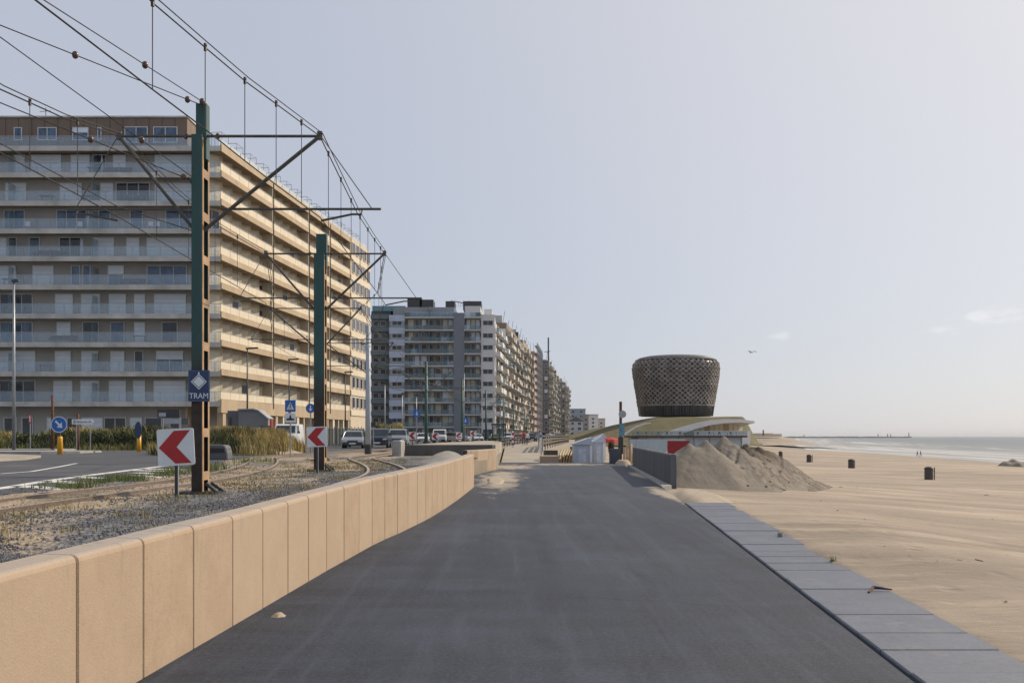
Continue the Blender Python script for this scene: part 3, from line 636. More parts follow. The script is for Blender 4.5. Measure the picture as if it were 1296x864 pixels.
# ---- overhead wires
def wire(name, label, parts, cat='overhead wire', loc=None):
    p0 = parts[0][1][0]; t = thing(name, label, cat, tuple(loc or p0))
    for nm, pts, r, m in parts: MB().tube(pts, r, 4).build(nm, m, t)
    return t
def sag(nodes, contact, droppers, label):
    t = thing('overhead_line', label, 'overhead line', tuple(nodes[2]))
    def ev(ns, Y): return Vector((interp(Y, [n[1] for n in ns], [n[0] for n in ns]), Y, interp(Y, [n[1] for n in ns], [n[2] for n in ns])))
    MB().tube(nodes, .011, 4).build('messenger_wire', A['wire'], t)
    MB().tube([(n[0]+.05, n[1], n[2]+.045) for n in nodes], .009, 4).build('messenger_wire', A['wire'], t)
    MB().tube(contact, .011, 4).build('contact_wire', A['wire'], t)
    for Y in droppers:
        a = ev(nodes, Y); b = ev(contact, Y); MB().tube([a, b], .006, 4).tube([a+Vector((0,0,-.04)), a+Vector((0,0,.05))], .022, 5).build('dropper', A['wire'], t)
MR = [(-4.6,-8,6.6),(-4.35,6,6.7),(-4.1,8.7,6.36),(-3.9,10.8,6.30),(-3.76,12.2,6.36),(-3.65,13.6,6.45),(-3.53,14.9,6.57),(-3.3,17.1,6.75),(-3.35,19.5,6.62),(-3.42,22,6.53),(-3.5,25,6.6),(-3.6,28.1,6.75),(-4.6,34,6.5),(-6.1,40.1,6.75),(-6.5,47,6.5),(-6.6,55.1,6.75),(-6.2,67,6.45),(-4.9,80,6.75),(-3.3,105,6.75),(-1.4,130,6.75),(.65,155,6.75),(2.3,185,6.75),(4.8,220,6.75)]
CR = [(n[0], n[1], 5.36) for n in MR]
sag(MR, CR, [10.8,12.2,13.6,14.9,16.1,18,19.5,21,22.5,24,25.5,27,30,32.5,35,37.5,43,46,49,52], 'right hand overhead line of paired wires and droppers above the shiny track')
ML = [(-7.3,-8,6.6),(-7.1,6,6.7),(-6.95,10.5,6.2),(-6.79,13.2,6.2),(-6.77,15,6.4),(-6.75,17.1,6.75),(-6.8,20,6.55),(-6.86,23,6.5),(-6.95,28.1,6.75),(-8.2,34,6.5),(-9.75,40.1,6.75),(-10.3,47,6.5),(-10.3,55.1,6.75),(-9.9,67,6.45),(-8.9,80,6.75),(-7.25,105,6.75),(-5.4,130,6.75),(-3.35,155,6.75),(-1.7,185,6.75),(.8,220,6.75)]
sag(ML, [(n[0], n[1], 5.36) for n in ML], [14,15.5,19,21,23,25,32,36,44,50], 'left hand overhead line of paired wires above the rusty track')
def anchor(label, a, b, ins):
    t = thing('anchor_wire', label, 'overhead wire', tuple(b)); a = Vector(a); b = Vector(b); a2 = a+(a-b)*1.5
    MB().tube([a2, a, b], .009, 4).build('wire', A['wire'], t)
    for f in ins:
        p = a.lerp(b, f); s = MB()
        s.lathe([(.015,-.055),(.036,-.04),(.046,-.015),(.046,.015),(.036,.04),(.015,.055)], p.x, p.y, 10, p.z); s.build('insulator', A['insul'], t, smooth=True)
anchor('upper left anchor wire with a round insulator ending at the top of the nearest pole', P(0,32,13.6), (-5.32,17.1,7.28), (.32,.91))
anchor('steeper anchor wire with two insulators ending at the top of the nearest pole', P(55,0,12.6), (-5.25,17.1,7.30), (.55,.965))
anchor('anchor wire crossing the penthouse with a brown insulator, ending below the pole head', P(0,47,13), (-5.45,17.1,6.02), (.67,))
anchor('pale anchor wire running to the pole above the balconies, insulator at mid length', P(0,130,14.2), (-5.45,17.1,5.97), (.42,.93,.985))
# ---- far-left feeder lines seen crossing over the end facade
wire('feeder_wire', 'thin feeder wire crossing the lower balconies toward the nearest pole', [('wire', [P(-40,160,12.5), P(150,262,16), (-5.4,17.1,5.1)], .008, A['wire'])])

# ================================================================ SIGNS
def text_mesh(body, size, loc, m, parent, rot=(math.pi/2,0,0), name='lettering', sx=1.0, ext=.002):
    cu = bpy.data.curves.new('t', 'FONT'); cu.body = body; cu.size = size; cu.align_x = 'CENTER'; cu.align_y = 'CENTER'; cu.extrude = ext; cu.resolution_u = 3
    o = bpy.data.objects.new('t', cu); COL.objects.link(o); bpy.context.view_layer.update()
    me = bpy.data.meshes.new_from_object(o.evaluated_get(bpy.context.evaluated_depsgraph_get())); bpy.data.objects.remove(o)
    me.name = name; me.materials.clear(); me.materials.append(m)
    ob = bpy.data.objects.new(name, me); COL.objects.link(ob); ob.parent = parent; ob.location = loc; ob.rotation_euler = rot; ob.scale = (sx, 1, 1); return ob
def rrect(w_, h_, r, n=4):
    pts = []
    for cx, cy, a0 in ((w_/2-r, h_/2-r, 0), (-w_/2+r, h_/2-r, 90), (-w_/2+r, -h_/2+r, 180), (w_/2-r, -h_/2+r, 270)):
        for k in range(n+1):
            a = math.radians(a0+90*k/n); pts.append((cx+r*math.cos(a), cy+r*math.sin(a)))
    return pts
# local sign space: x right, z up, faces -Y
def tram_sign():
    t = thing('tram_stop_sign', 'dark blue sign with white diamond and the word TRAM on the nearest pole', 'sign', (-5.355,16.9,4.04-1.6+ .0))
    c = P(251.5,488,16.88); t.location = (c.x, 16.88, c.z); t.matrix_world = Matrix.Translation(t.location)
    w_, h_ = .362, .535
    MB().plate(rrect(w_,h_,.02), (0,.012,0), (1,0,0), (0,0,1), -.0).v
    MB().plate(rrect(w_,h_,.02), (0,.03,0), (1,0,0), (0,0,1), .02).build('panel', A['navy'], t, world=False)
    bo = MB()
    o = rrect(w_-.02,h_-.02,.015); i_ = rrect(w_-.032,h_-.032,.012); n = len(o)
    vs = [(x,.0075,z) for x, z in o]+[(x,.0075,z) for x, z in i_]; bo.add(vs, [(k, (k+1)%n, n+(k+1)%n, n+k) for k in range(n)]); bo.build('border', mat('dull_white_line', (.12,.18,.3), .4), t, world=False)
    MB().plate([(0,.125),(.125,0),(0,-.125),(-.125,0)], (0,.008,.07), (1,0,0), (0,0,1), .003).build('diamond', A['navy'], t, world=False)
    d = MB(); 
    k = [(0,.135),(.135,0),(0,-.135),(-.135,0)]; k2 = [(x*.84,y_*.84) for x, y_ in k]
    d.add([(x,.0045,z+.07) for x, z in k]+[(x,.0045,z+.07) for x, z in k2], [(i,(i+1)%4,4+(i+1)%4,4+i) for i in range(4)])
    d.plate([(x*.72,y_*.72) for x, y_ in k], (0,.006,.07), (1,0,0), (0,0,1), .003); d.box(-.012,.012,.001,.005,.195,.23)
    d.build('white_diamond', A['signwhite'], t, world=False)
    text_mesh('TRAM', .135, (0,.006,-.175), A['signwhite'], t, sx=.92)
    MB().box(-.05,.05,.03,.075,-.2,.2).build('clamp', A['dark'], t, world=False)
tram_sign()
def chevron(name, label, loc, w_, zc, yaw=0, tilt=0, post_off=0, group=None):
    t = thing(name, label, 'sign', (loc[0], loc[1], loc[2]), yaw, group)
    zc -= loc[2]; h = w_/2
    p = MB().plate([(x, y_) for x, y_ in rrect(w_, w_, w_*.06)], (0,.012,zc), (1,0,0), (0,0,1), .015)
    o = p.build('panel', A['signwhite'], t, world=False)
    k = w_/.62; c = [(-.29,0),(.03,.285),(.265,.285),(.03,.0),(.265,-.285),(.03,-.285)]
    c = [(-.285,0),(-.02,.275),(.255,.275),(.015,.0),(.255,-.275),(-.02,-.275)]
    s = MB(); vs = [(x*k,-.0075,zc+z*k) for x, z in c]; s.add(vs, [(0,5,4,3),(0,3,2,1)]); a = s.build('chevron', A['red'], t, world=False)
    if tilt:
        for ob in (o, a):
            ob.data.transform(Matrix.Translation((0,0,zc))@Matrix.Rotation(tilt, 4, 'Y')@Matrix.Translation((0,0,-zc)))
    MB().box(post_off-.025,post_off+.025,.016,.05,-.15,zc+h*.7).build('post', A['dark'], t, world=False)
    MB().box(post_off+.0255,post_off+.034,.016,.05,-.15,zc-h*.98).build('post_edge', A['galv'], t, world=False)
    return t
c = P(222.5,565.5,16.2); chevron('chevron_sign', 'large tilted red and white chevron sign beside the nearest green pole', (c.x, 16.2, LZ), .60, c.z, 0, math.radians(-3))
c = P(401,552.5,26.6); chevron('chevron_sign', 'smaller red and white chevron sign in front of the second green pole', (c.x, 26.6, LZ), .54, c.z, 0, math.radians(-2))
for px, Y, zc, lab in ((522,66,1.55,'closest to the curved wall end'),(551,72,1.5,'in front of the white van'),(581,78,1.55,'behind the red and white marker post'),(599,86,1.75,'farthest right before the white apartment corner')):
    x = (px-648)/F*Y; z0 = 1.12 if (Y < 76 and x > -5) else .8
    chevron('chevron_sign', 'distant red chevron sign '+lab, (x, Y, z0), .50, zc+.1)
def round_bollard():
    c = G(76,575,LZ+.0); Y = 55; x = (76-648)/F*Y
    t = thing('traffic_bollard', 'yellow bollard with round blue keep right arrow sign on the road edge', 'bollard', (x, Y, LZ))
    MB().tube([(0,0,-.05),(0,0,.85),(0,0,1.0)], [.15,.13,.12], 12).build('bollard_body', A['yellow'], t, world=False, smooth=True)
    zc = P(76,537,Y).z-LZ; r = .45
    MB().plate([(r*math.cos(a*math.pi/14), r*math.sin(a*math.pi/14)) for a in range(28)], (0,-.10,zc), (1,0,0), (0,0,1), .03).build('disc', A['blue'], t, world=False)
    n = 28; o = [(r*math.cos(a*2*math.pi/n), r*math.sin(a*2*math.pi/n)) for a in range(n)]
    MB().add([(x_,-.137,zc+z) for x_, z in o]+[(x_*.9,-.137,zc+z*.9) for x_, z in o], [(k,(k+1)%n,n+(k+1)%n,n+k) for k in range(n)]).build('rim', A['signwhite'], t, world=False)
    ar = [(-.055,.28),(.055,.28),(.055,-.02),(.2,-.02),(0,-.27),(-.2,-.02),(-.055,-.02)]
    ca = math.cos(math.radians(45)); ar2 = [((x_*ca-z*ca), (x_*ca+z*ca)) for x_, z in ar]
    MB().plate(ar2, (0,-.134,zc), (1,0,0), (0,0,1), .006).build('arrow', A['signwhite'], t, world=False)
    MB().box(-.05,.05,-.1,.02,.9,zc).build('bracket', A['dark'], t, world=False)
round_bollard()
def plain_bollard():
    Y = 62; x = (176-648)/F*Y; t = thing('traffic_bollard', 'yellow bollard with dark oval sign seen edge on, by the dune grass', 'bollard', (x, Y, LZ+.1))
    MB().tube([(0,0,-.05),(0,0,1.0)], .13, 12).build('bollard_body', A['yellow'], t, world=False, smooth=True)
    zc = P(176,544,Y).z-LZ-.1; r = .48
    MB().plate([(.42*r*math.cos(a*math.pi/12), 1.1*r*math.sin(a*math.pi/12)) for a in range(24)], (0,-.1,zc), (1,0,0), (0,0,1), .05).build('disc', A['navy'], t, world=False)
plain_bollard()
def direction_sign():
    Y = 66; t = thing('direction_sign', 'white pointed direction sign on two thin posts in front of the dunes', 'sign', ((105-648)/F*Y, Y, LZ))
    z = P(0,533.5,Y).z-LZ; k = Y/F; w_ = 28*k; h = 6.5*k
    MB().plate([(-w_/2,-h/2),(w_/2-h*.5,-h/2),(w_/2,0),(w_/2-h*.5,h/2),(-w_/2,h/2)], (0,.02,z), (1,0,0), (0,0,1), .03).build('panel', A['white'], t, world=False)
    text_mesh('Bettemoo-de', h*.72, (.06,-.018,z), A['navy'], t, sx=.75)
    bd = MB(); bd.plate(rrect(h*.5,h*.7,.03), (-w_/2+h*.5,-.012,z), (1,0,0), (0,0,1), .004); bd.build('pictogram', A['galv'], t, world=False)
    for dx in (-8.5, 9): MB().tube([(dx*k,.04,-.1),(dx*k,.04,z+.1)], .035, 6).build('post', A['galv'], t, world=False)
direction_sign()
def slim_post(px, Y, ptop, label, name='post', m=None, r=.06, z0=LZ, cat='post'):
    x = (px-648)/F*Y; zt = P(0,ptop,Y).z
    return tag(MB().tube([(x,Y,z0-.1),(x,Y,zt*.5),(x,Y,zt)], [r,r*.95,r*.8], 8).build(name, m or A['rust'], smooth=True), label, cat)
slim_post(66.5, 68, 500, 'tall dark rusty post behind the blue arrow sign', 'rusty_post', r=.11)
slim_post(98.5, 69, 523, 'short dark rusty post behind the white direction sign', 'rusty_post', r=.12)
def marker():
    Y = 64; x = (38-648)/F*Y; t = thing('marker_sign', 'small upright red and white marker on a thin post beside the lamp post', 'sign', (x, Y, LZ))
    z = P(0,530,Y).z-LZ; MB().plate(rrect(.17,.55,.05), (0,0,z), (1,0,0), (0,0,1), .02).build('panel', A['red'], t, world=False)
    MB().plate(rrect(.07,.42,.03), (0,-.021,z+.02), (1,0,0), (0,0,1), .004).build('stripe', A['signwhite'], t, world=False)
    MB().tube([(0,.03,-.1),(0,.03,z)], .03, 6).build('post', A['galv'], t, world=False)
marker()
def notice():
    Y = 74; x = (216-648)/F*Y; t = thing('billboard', 'pale double panelled board with dark upper plate left of the nearest pole', 'billboard', (x, Y, LZ)); k = Y/F
    z = P(0,530,Y).z-LZ
    MB().box(-17*k,11*k,0,.08,z+1.5*k,z+12*k).build('upper_panel', A['dark'], t, world=False)
    MB().box(-15*k,-6*k,-.02,0,z+3*k,z+8*k).build('print', A['grey'], t, world=False)
    MB().box(-8*k,12*k,-.05,.05,z-6*k,z+.5*k).build('lower_panel', A['grey'], t, world=False)
    MB().box(14*k,23*k,-.05,.05,z-7*k,z+1*k).build('dark_panel', mat('slate_panel', (.10,.105,.12), .6), t, world=False)
    for dx in (-10, 12): MB().box((dx-.6)*k,(dx+.6)*k,.01,.09,0,z+2*k).build('post', A['galv'], t, world=False)
notice()
def square_sign():
    Y = 46; x = (367.5-648)/F*Y; t = thing('crossing_sign', 'blue square pedestrian crossing sign above a white plate with a black tram symbol', 'sign', (x, Y, LZ)); k = Y/F
    z = P(0,513.5,Y).z-LZ
    MB().plate(rrect(13.5*k,15*k,.02), (0,0,z), (1,0,0), (0,0,1), .02).build('panel', A['blue'], t, world=False)
    MB().plate([(-4.6*k,-4.5*k),(4.6*k,-4.5*k),(0,5*k)], (0,-.021,z), (1,0,0), (0,0,1), .004).build('white_triangle', A['signwhite'], t, world=False)
    w_ = MB(); w_.plate([(-.6*k,-1*k),(.7*k,-1*k),(.5*k,2*k),(-.5*k,2*k)], (0,-.026,z), (1,0,0), (0,0,1), .004); w_.beam((-.3*k,-.03,z-1*k),(-1.7*k,-.03,z-3.6*k), .02, .02, (0,1,0)); w_.beam((.3*k,-.03,z-1*k),(1.6*k,-.03,z-3.6*k), .02, .02, (0,1,0)); w_.lathe([(.01,-.02),(.03,0),(.01,.02)], 0, -.03, 8, z+2.7*k)
    w_.build('walking_figure', A['dark'], t, world=False)
    z2 = P(0,528.5,Y).z-LZ
    MB().plate(rrect(13.5*k,12*k,.02), (0,0,z2), (1,0,0), (0,0,1), .02).build('lower_plate', A['signwhite'], t, world=False)
    s = MB(); s.plate([(-5*k,-3.2*k),(5*k,-3.2*k),(4.6*k,-.8*k),(-4.6*k,-.8*k)], (0,-.021,z2), (1,0,0), (0,0,1), .004); s.plate([(-2*k,-.8*k),(2*k,-.8*k),(1*k,.8*k),(.8*k,3.4*k),(-.8*k,3.4*k),(-1*k,.8*k)], (0,-.021,z2), (1,0,0), (0,0,1), .004)
    s.build('tram_symbol', A['black'], t, world=False)
    MB().tube([(0,.03,-.1),(0,.03,z+.25)], .035, 6).build('post', A['galv'], t, world=False)
square_sign()
def small_sign(px, py, Y, r, label, shape='disc', m='blue', z0=LZ):
    x = (px-648)/F*Y; t = thing('road_sign', label, 'sign', (x, Y, z0)); z = P(0,py,Y).z-z0; rr = r*Y/F
    if shape == 'disc': pts = [(rr*math.cos(a*math.pi/10), rr*math.sin(a*math.pi/10)) for a in range(20)]
    elif shape == 'tri': pts = [(-rr,-rr*.8),(rr,-rr*.8),(0,rr)]
    else: pts = rrect(rr*2, rr*2, .04)
    MB().plate(pts, (0,0,z), (1,0,0), (0,0,1), .03).build('panel', A[m], t, world=False)
    if m == 'blue':
        q = [(-.1*rr,.6*rr),(.15*rr,.6*rr),(.15*rr,-.1*rr),(.45*rr,-.1*rr),(0,-.65*rr),(-.4*rr,-.1*rr),(-.1*rr,-.1*rr)]
        MB().plate(q, (0,-.031,z), (1,0,0), (0,0,1), .004).build('symbol', A['signwhite'], t, world=False)
    MB().tube([(0,.04,-.1),(0,.04,z+rr*.6)], .045, 6).build('post', A['galv'], t, world=False)
small_sign(393, 516.5, 58, 6, 'round blue sign peeking out left of the second green pole')
small_sign(527.5, 523, 100, 4.6, 'blue pedestrian crossing sign before the dark balconies', 'sq')
small_sign(589, 532, 115, 4, 'small blue sign before the grey building core', 'sq')
small_sign(607, 531, 125, 3.2, 'dark red round sign seen from behind, right of a small blue sign', 'disc', 'dark')
small_sign(493.5, 533, 95, 3.6, 'round dark sign in front of the yellow bush', 'disc', 'dark')
small_sign(464.5+8, 537, 80, 3, 'dark narrow sign to the right of the grey pole', 'sq', 'dark')
# red & white marker posts
def rw_post(px, Y, ytop, label, z0):
    x = (px-648)/F*Y; t = thing('marker_post', label, 'marker post', (x, Y, z0)); h = P(0,ytop,Y).z-z0
    MB().box(-.1,.1,-.04,.04,0,h).build('board', A['white'], t, world=False)
    for k in range(3): MB().box(-.102,.102,-.045,-.0405,h*(.15+.3*k),h*(.28+.3*k)).build('red_band', A['red'], t, world=False)
rw_post(582, 74, 551, 'white and red marker post on the raised plaza before the balconies', 1.12)
rw_post(649, 96, 545, 'pale marker post at the left edge of the far promenade', .5)

# ================================================================ LAMP POSTS
def lamp(px, Y, ytop, label, arm=.9, m=None, r=.09):
    x = (px-648)/F*Y; zt = P(0,ytop,Y).z; m = m or A['galv']
    t = thing('street_lamp', label, 'street lamp', (x, Y, LZ), group='street lamps along the avenue')
    MB().tube([(0,0,-.1),(0,0,zt*.5),(0,0,zt-LZ)], [r, r*.8, r*.55], 8).build('pole', m, t, world=False, smooth=True)
    MB().beam((-.1,0,zt-LZ),(arm,0,zt-LZ+.06), .28, .13).build('lamp_head', A['dark'] if arm > 0 else A['galv'], t, world=False)
lamp(17.5, 66, 356, 'tall pale street lamp standing before the apartment block at the far left', .35, r=.12)
lamp(313, 88, 441, 'dark street lamp in front of the small grey house', .95, A['dark'])
lamp(366, 100, 455, 'dark street lamp above the blue crossing sign', .95, A['dark'])
lamp(437, 118, 471, 'dark street lamp right of the second green pole', .9, A['dark'])
for px, Y, yt, s in ((487,110,485,'before the yellow bush'),(509,120,498,'next to the left corner of the grey block'),(527,130,500,'before the left balconies of the grey block'),(587.5,150,470,'before the solid grey core of the block')):
    lamp(px, Y, yt, 'thin pale street lamp '+s, .5)

# ================================================================ APARTMENT BLOCK A
def win_proto(w_, h_, kind):
    """frame + pane/blind, facing -Y, origin at bottom centre"""
    key = (round(w_, 1), round(h_, 1), kind)
    return key
WP = {}
def add_window(parent, ox, oy, oz, w_, h_, kind, rz=0, sub=False, nm='window'):
    key = (round(w_, 1), round(h_, 1), kind); w_, h_ = max(.4, key[0]), key[1]
    if key not in WP:
        b = MB(); fr = .07
        b.box(-w_/2,w_/2,-.05,.04,0,fr); b.box(-w_/2,w_/2,-.05,.04,h_-fr,h_); b.box(-w_/2,-w_/2+fr,-.05,.04,fr,h_-fr); b.box(w_/2-fr,w_/2,-.05,.04,fr,h_-fr)
        k = max(1, round(w_/1.15))
        if kind != 'b':
            for i in range(1, k): x = -w_/2+w_*i/k; b.box(x-.03,x+.03,-.045,.035,fr,h_-fr)
        b.cur = 1; b.add([(-w_/2+fr,.0,fr),(w_/2-fr,.0,fr),(w_/2-fr,.0,h_-fr),(-w_/2+fr,.0,h_-fr)], [(0,1,2,3)])
        if kind in 'bwc':
            b.cur = 2; z = fr
            n = 5
            for i in range(n):
                za = fr+(h_-2*fr)*i/n; zb = fr+(h_-2*fr)*(i+1)/n-.015; b.box(-w_/2+fr,w_/2-fr,-.035,-.015,za,zb)
        if kind == 'h':
            b.cur = 2; b.box(-w_/2+fr,w_/2-fr,-.03,-.01,h_*.6,h_-fr)
        me = b.build('tmp', [A['frame'], A['gld'] if kind == 'd' else A['gl'], A['blind'] if kind in 'bh' else A['blindw']], None, world=False)
        WP[key] = me.data; bpy.data.objects.remove(me)
    o = bpy.data.objects.new(nm, WP[key]); COL.objects.link(o); o.parent = parent; pl_ = parent['wloc'] if 'wloc' in parent else parent.location
    o.location = (ox-pl_[0], oy-pl_[1], oz-pl_[2]); o.rotation_euler = (0,0,rz); return o
def building(name, label, loc, cat='building'):
    t = thing(name, label, cat, loc); t['wloc'] = tuple(loc); return t
YA = 98.0; CX, CY = -28.7, 98.0
dA = Vector((.1127, 1)).normalized(); nA = Vector((dA.y, -dA.x))     # along facade / outward
def fa(s, out, z): p = Vector((CX, CY))+dA*s+nA*out; return (p.x, p.y, z)
LEN = 57.4; SB = 46.4       # total length, balcony part
zsl = [HC+(552-y)*YA/F for y in (185.5,219,255,290,325,361,397.5,433.5,470.5,508.5)]   # slab tops
TA = building('apartment_building', 'huge pale balcony apartment block with shaded end and long sunlit side at the left', (-45,110,LZ))
FR = 1.55      # balcony depth
# main body (end wall and roof)
bod = MB(); p1 = fa(-0, -FR-.35, 0)
cor = [(-64,CY+FR), (CX-2.2,CY+FR), fa(LEN,-2.5,0)[:2], (fa(LEN,-2.5,0)[0]-22, fa(LEN,0,0)[1]), (-64,CY+LEN)]
bod.poly(cor, LZ-.3, zsl[0]-.4); bod.build('body', A['endwall'], TA)
# slabs: one per storey, wrapping the corner
for i, zt in enumerate(zsl):
    sl = MB(); out = fa(LEN, 0, 0)
    pts = [(-64,CY), (CX,CY), fa(SB,0,0)[:2], fa(SB,-2.7,0)[:2], (CX-2.9,CY+2.2), (-64,CY+2.2)]
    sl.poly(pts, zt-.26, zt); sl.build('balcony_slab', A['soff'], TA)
    fb = MB(); fb.box(-64,CX-.02,CY-.08,CY+.06,zt-.44,zt+.06); fb.build('slab_edge', A['slabgrey'], TA)
    th = (.52 if i == 0 else .44)
    fs = MB()
    nseg = 4; brk = [0,14.6,27.5,36.5,SB]
    for a, b_ in zip(brk, brk[1:]):
        q = [fa(a+.04,.10,0)[:2], fa(b_-.04,.10,0)[:2], fa(b_-.04,-.05,0)[:2], fa(a+.04,-.05,0)[:2]]
        fs.poly(q, zt-.30 if i else zt-.45, zt+.28)
    fs.build('sea_fascia', A['fascia'], TA)
    if i == 0:
        continue
    pp = MB()
    for a, b_ in zip(brk, brk[1:]):
        k = max(1, round((b_-a)/2.4))
        for j in range(k):
            s0 = lerp(a, b_, j/k)+.03; s1 = lerp(a, b_, (j+1)/k)-.03
            q = [fa(s0,.03,0)[:2], fa(s1,.03,0)[:2], fa(s1,-.02,0)[:2], fa(s0,-.02,0)[:2]]; pp.poly(q, zt+.32, zt+1.0)
    pp.build('parapet', A['parapet'], TA)
    hr = MB(); hr.beam(fa(0,.04,zt+1.06), fa(SB,.04,zt+1.06), .06, .05); hr.build('handrail', A['galv'], TA)
# end-face railings: glass + rail + uprights
for i, zt in enumerate(zsl):
    MB().box(-64,CX-.3,CY+.02,CY+.035,zt+.10,zt+.98).build('glass_balustrade', A['rail_glass'], TA)
    r = MB(); r.box(-64,CX,CY-.01,CY+.04,zt+1.0,zt+1.05)
    x = -63
    while x < CX: r.box(x-.02,x+.02,CY-.005,CY+.03,zt,zt+1.0); x += 1.35
    r.build('railing', A['galv'], TA)
# windows on the end face
rows = {
 0: 'g18-28 g48-72 h92-112 g124-128 g158-187 g194-225',
 1: 'b18-32 b40-78 b90-114 d118-135 b143-160 b196-243',
 2: 'b7-34 b76-104 b127-144 d147-190 b196-243',
 3: 'g5-32 g72-110 g125-140 g165-181 g210-245',
 4: 'b0-9 d10-22 g37-51 d75-103 b118-145 b160-177 b186-243',
 5: 'b0-20 b42-68 g90-102 g105-115 h137-157 g186-237',
 6: 'd0-42 b70-93 b103-127 b138-160 b170-184 b195-236',
 7: 'g0-42 b72-90 d105-125 g140-158 b170-184 d205-225',
 8: 'b0-45 b70-90 b103-125 b140-158 d170-182 h198-232',
 9: 'd0-45 b68-92 b102-126 b138-160 b169-184 b195-235',
 10: 'd5-22 d28-42 b60-80 d85-100 b104-130 d132-160 b165-180 d184-205 d215-228'}
yw = CY+FR
for r_, s in rows.items():
    if r_ == 0: continue
    zb = (zsl[r_]+.02) if r_ < 10 else LZ+.7
    for tok in s.split():
        a, b_ = [float(v) for v in tok[1:].split('-')]; x0 = (a-648)/F*yw; x1 = (b_-648)/F*yw
        add_window(TA, (x0+x1)/2, yw-.06, zb, x1-x0, 2.25, tok[0])
    # a few more beyond the left frame edge
    if r_ < 10:
        for k in range(3): add_window(TA, -53.5-3.2*k, yw-.06, zb, 2.2, 2.25, 'b' if (k+r_) % 3 else 'g')
# partition between flats on the end balconies
for i in range(1, 10):
    for px in (116, 10): 
        x = (px-648)/F*CY
        MB().box(x-.05,x+.05,CY+.15,yw,zsl[i],zsl[i]+1.9).build('balcony_divider', A['rail_clear'], TA)
# penthouse
PX = -32.4; ph = MB(); ph.box(-64,PX,CY+1.3,CY+7.5,zsl[0]-.2,33.35); ph.build('penthouse', A['pent'], TA)
rf = MB(); rf.box(-64.2,PX+.12,CY+1.15,CY+7.7,33.35,33.5); rf.build('penthouse_roof', A['slabgrey'], TA)
sm_ = MB(); x = -63.5
while x < PX: sm_.box(x-.02,x+.02,CY+1.27,CY+1.3,zsl[0],33.3); x += 1.3
sm_.build('cladding_seams', A['dark'], TA)
for tok in rows[0].split():
    a, b_ = [float(v) for v in tok[1:].split('-')]; Yp = CY+1.3; x0 = (a-648)/F*Yp; x1 = (b_-648)/F*Yp
    zb = P(0, 181 if a > 150 else 178, Yp).z; zt2 = P(0, 164 if a > 150 else 165, Yp).z
    add_window(TA, (x0+x1)/2, Yp-.03, zb, x1-x0, zt2-zb+.25, tok[0])
for px in (12, 148):
    x = (px-648)/F*100; MB().box(x-1,x+1,100.5,102.5,33.5,33.85).build('roof_box', A['dark'], TA)
aer = MB(); ax_ = (58-648)/F*101; aer.tube([(ax_,101,33.4),(ax_,101,34.9)], .04, 5); aer.tube([(ax_-.6,101,34.5),(ax_+.5,101,34.6)], .03, 5); aer.build('aerial', A['dark'], TA)
# sawtooth sea facade: zigzag wall with blinds
BAY = 2.55; nb = int(SB/BAY)
for i in range(1, 11):
    zf = zsl[i] if i < 10 else None
    if zf is None: continue
    zc = zsl[i-1]-.26
    zg = MB()
    for k in range(nb+1):
        s0 = k*BAY; s1 = min(SB, s0+BAY)
        a = fa(s0+.02,-2.15,0); b_ = fa(s1,-.85,0); c_ = fa(s1,-2.3,0)
        zg.add([(a[0],a[1],zf),(b_[0],b_[1],zf),(b_[0],b_[1],zc),(a[0],a[1],zc)], [(0,1,2,3)])
        zg.add([(b_[0],b_[1],zf),(c_[0],c_[1],zf),(c_[0],c_[1],zc),(b_[0],b_[1],zc)], [(0,1,2,3)])
    zg.build('zigzag_wall', A['cream'], TA)
    for k in range(nb+1):
        s0 = k*BAY+.02; s1 = min(SB, s0+BAY)
        if s1-s0 < 2: continue
        a = Vector(fa(s0,-2.15,0)); b_ = Vector(fa(s1,-.85,0)); m = a.lerp(b_, .5); d = (b_-a).normalized(); nn = Vector((d.y,-d.x,0)); m += nn*.06
        kd = 'w' if random.random() < .86 else ('g' if random.random() < .5 else 'd')
        add_window(TA, m.x, m.y, zf+.03, 1.9, 2.2, kd, math.atan2(d.y, d.x))
# vertical rainwater fins at the bay breaks
for s in (14.6,27.5,36.5):
    fv = MB(); q = [fa(s-.10,.02,0)[:2], fa(s+.10,.02,0)[:2], fa(s+.10,-1.9,0)[:2], fa(s-.10,-1.9,0)[:2]]; fv.poly(q, zsl[9]-.3, zsl[0]-.3); fv.build('dividing_wall', A['cream'], TA)
    dp = MB(); a = fa(s+.0,.14,0); dp.tube([(a[0],a[1],zsl[9]-.3),(a[0],a[1],zsl[0])], .06, 6); dp.build('downpipe', A['dark'], TA)
# flat part at the far end of the long side with five window columns
eb = MB(); eb.poly([fa(SB+.05,.12,0)[:2], fa(LEN,.12,0)[:2], fa(LEN,-3,0)[:2], fa(SB+.05,-3,0)[:2]], LZ, zsl[0]+.3); eb.build('end_bay', mat('end_bay_render', (.52,.44,.33), .85), TA)
for i in range(1, 10):
    for k in range(5):
        p = fa(SB+1.4+k*2.15, .20, zsl[i]+.75); add_window(TA, p[0], p[1], p[2], 1.3, 1.55, 'd', math.atan2(dA.y, dA.x))
    bd = MB(); bd.poly([fa(SB,.26,0)[:2], fa(LEN,.26,0)[:2], fa(LEN,.13,0)[:2], fa(SB,.13,0)[:2]], zsl[i]-.35, zsl[i]+.35); bd.build('band', A['parapet'], TA)
